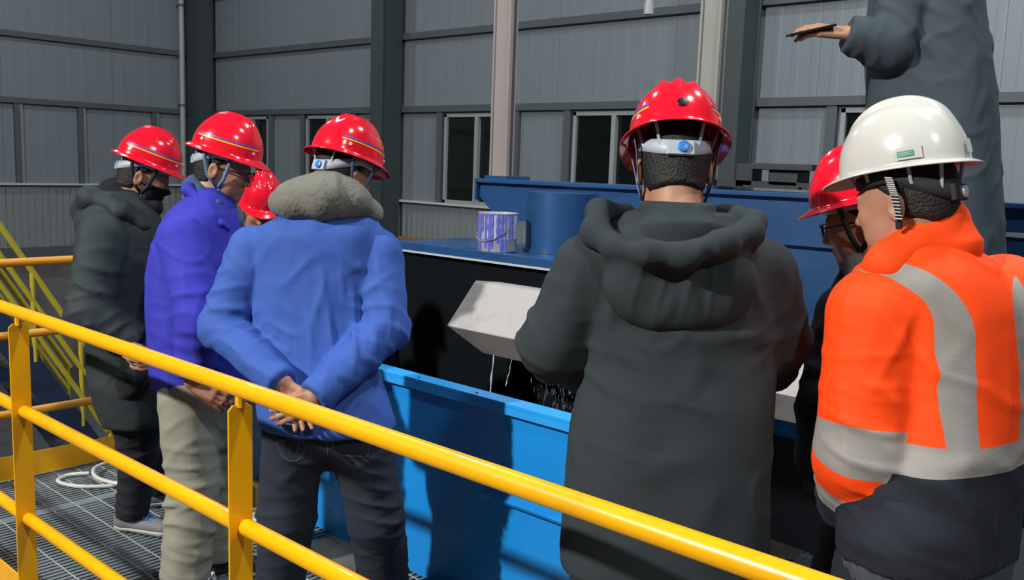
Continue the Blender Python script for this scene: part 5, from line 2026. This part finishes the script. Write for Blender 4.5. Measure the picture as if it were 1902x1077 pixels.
        'elr': (-4.3899, 2.5482, 0.9379),
        'wrr': (-4.1573, 2.5276, 0.7988),
        'hipl': (-4.2341, 2.8096, 0.8031),
        'anl': (-4.1878, 2.873, 0.09),
        'knl': (-4.1844, 2.8273, 0.4466),
        'hipr': (-4.3226, 2.6414, 0.8031),
        'anr': (-4.3088, 2.6429, 0.09),
        'knr': (-4.2892, 2.6282, 0.4466)},
  'helmet': {'stripe': False, 'strap_black': True},
  'jacket': {'mat': 'black',
             'res': 0.012,
             'rows': [(-4.2853, 2.7463, 1.2838, 0.0802, 0.0722), (-4.2808, 2.745, 1.2553, 0.1385, 0.1108), (-4.2819, 2.7356, 1.2094, 0.1934, 0.1354),
                      (-4.2743, 2.7301, 0.9956, 0.2039, 0.1346), (-4.2747, 2.7298, 0.8491, 0.1987, 0.1311), (-4.2578, 2.7185, 0.7053, 0.1923, 0.1308)],
             'sleeve_l': (0.08, 0.075, 0.06),
             'sleeve_r': (0.08, 0.075, 0.06),
             'drape': 0.006},
  'trousers': {'mat': 'dark_trousers', 'hipr': 0.165, 'leg': (0.095, 0.085, 0.08), 'res': 0.014},
  'shoe_mat': 'M_SHOED',
  'sole_mat': 'M_SHOED'}]
PHONE = [(-1.4111, 3.0527, 2.144), (-0.8142, -0.5806, -0.25), (-0.7451, -0.667, 0.97)]


def e_split():
    """orange jacket: navy lower part, silver tapes over the shoulder, round the body and the sleeve"""
    def zcut(J, s, f):
        def g(P):
            side = (P - J['neck']) @ s
            return P[:, 2] - (SPLIT['z0'] + SPLIT['k'] * side)
        return g

    def arm(J, sd, rad):
        sh, el, wr = J['sh' + sd], J['el' + sd], J['wr' + sd]
        u = (el - sh) / np.linalg.norm(el - sh)
        v = (wr - el) / np.linalg.norm(wr - el)
        L = np.linalg.norm(el - sh)

        def t(P):
            Q = P.astype(f32)
            d1, d2 = cap(Q, sh, el, rad[0], rad[1]), cap(Q, el, wr, rad[1], rad[2])
            wgt = 1 / (1 + np.exp((d1 - d2) * -120.0))          # blend of the two bones round the elbow
            along = (1 - wgt) * ((P - sh) @ u) + wgt * (L + ((P - el) @ v))
            return along, np.minimum(d1, d2)
        return t

    def kit(J, loft):
        tl, tr_ = arm(J, 'l', SPLIT['rl']), arm(J, 'r', SPLIT['rr'])

        def body(P):                                           # negative on the trunk
            a, d1 = tl(P)
            b, d2 = tr_(P)
            return loft(P.astype(f32)) - np.minimum(d1, d2)
        return tl, tr_, body

    def navy(J, s, f, loft):
        z = zcut(J, s, f)
        tl, tr_, body = kit(J, loft)

        def g(P):
            a, d1 = tl(P)
            b, d2 = tr_(P)
            al = np.where(d1 < d2, a, b)
            bd = body(P)
            return np.minimum(np.maximum(bd, z(P)), np.maximum(-bd, SPLIT['cuff'] - al))
        return g

    def waist_tape(J, s, f, loft):
        z = zcut(J, s, f)
        tl, tr_, body = kit(J, loft)
        return lambda P: np.maximum(np.abs(z(P) - 0.026) - 0.027, body(P))

    def brace(sign):
        def mk(J, s, f, loft):
            z = zcut(J, s, f)
            tl, tr_, body = kit(J, loft)

            def g(P):
                side = ((P - J['neck']) @ s) * sign
                h = np.clip((P[:, 2] - SPLIT['zb']) / 0.16, 0, 1)
                c = SPLIT['b0'] + SPLIT['b1'] * h * h
                return np.maximum(np.maximum(np.abs(side - c) - 0.027, -z(P) + 0.05), body(P) - 0.02)
            return g
        return mk

    def tape(sd, t0, half):
        def mk(J, s, f, loft):
            tl, tr_, body = kit(J, loft)

            def g(P):
                a, d1 = tl(P)
                b, d2 = tr_(P)
                if sd == 'l':
                    return np.maximum(np.maximum(np.abs(a - t0) - half, d1 - d2), -body(P))
                return np.maximum(np.maximum(np.abs(b - t0) - half, d2 - d1), -body(P))
            return g
        return mk

    def rib(J, s, f, loft):
        return lambda P: P[:, 2] - (loft.z0 + 0.075)
    return [('jacket_lower', 'navy', navy, 0.0), ('waistband', 'grey_rib', rib, 0.0), ('brace_tape', 'silver', brace(-1), 0.0), ('brace_tape', 'silver', brace(1), 0.0),
            ('waist_tape', 'silver', waist_tape, 0.0), ('sleeve_tape', 'silver', tape('l', SPLIT['t1'], 0.033), 0.0), ('sleeve_tape', 'silver', tape('l', SPLIT['t2'], 0.022), 0.0),
            ('sleeve_tape', 'silver', tape('r', SPLIT['t1'], 0.033), 0.0), ('sleeve_tape', 'silver', tape('r', SPLIT['t2'], 0.022), 0.0)]


for sp in PEOPLE:
    for k in ('shoe_mat', 'sole_mat', 'laces'):
        if k in sp:
            sp[k] = globals()[sp[k]]
    if sp['key'] == 'E':
        SPLIT = dict(z0=1.085, k=0.05, cuff=0.40, t1=0.262, t2=0.385, zb=1.36, b0=0.085, b1=0.10, rl=sp['jacket']['sleeve_l'], rr=sp['jacket']['sleeve_r'])
        sp['jacket']['split'] = e_split()
    person(sp)

# the phone in the hand of the man on the step
ph = empty('mobile_phone', PHONE[0])
pc, pd, pu = (np.array(v, float) for v in PHONE)
pd /= np.linalg.norm(pd)
pu -= pd * (pu @ pd)
pu /= np.linalg.norm(pu)
pw = np.cross(pd, pu)
for nm, hl, hw, ht, dz, m in (('case', 0.078, 0.037, 0.004, 0.0, M_SPECS), ('screen', 0.074, 0.034, 0.0006, 0.0046, M_SCREEN)):
    vs = [pc + pd * a * hl + pw * b * hw + pu * (c * ht + dz) for a in (-1, 1) for b in (-1, 1) for c in (-1, 1)]
    MB().add(vs, [(0, 1, 3, 2), (4, 6, 7, 5), (0, 4, 5, 1), (2, 3, 7, 6), (0, 2, 6, 4), (1, 5, 7, 3)]).build(nm, m, ph, bevel=0.002)
tag(ph, 'black mobile phone held out flat in a hand above the beam', 'phone')
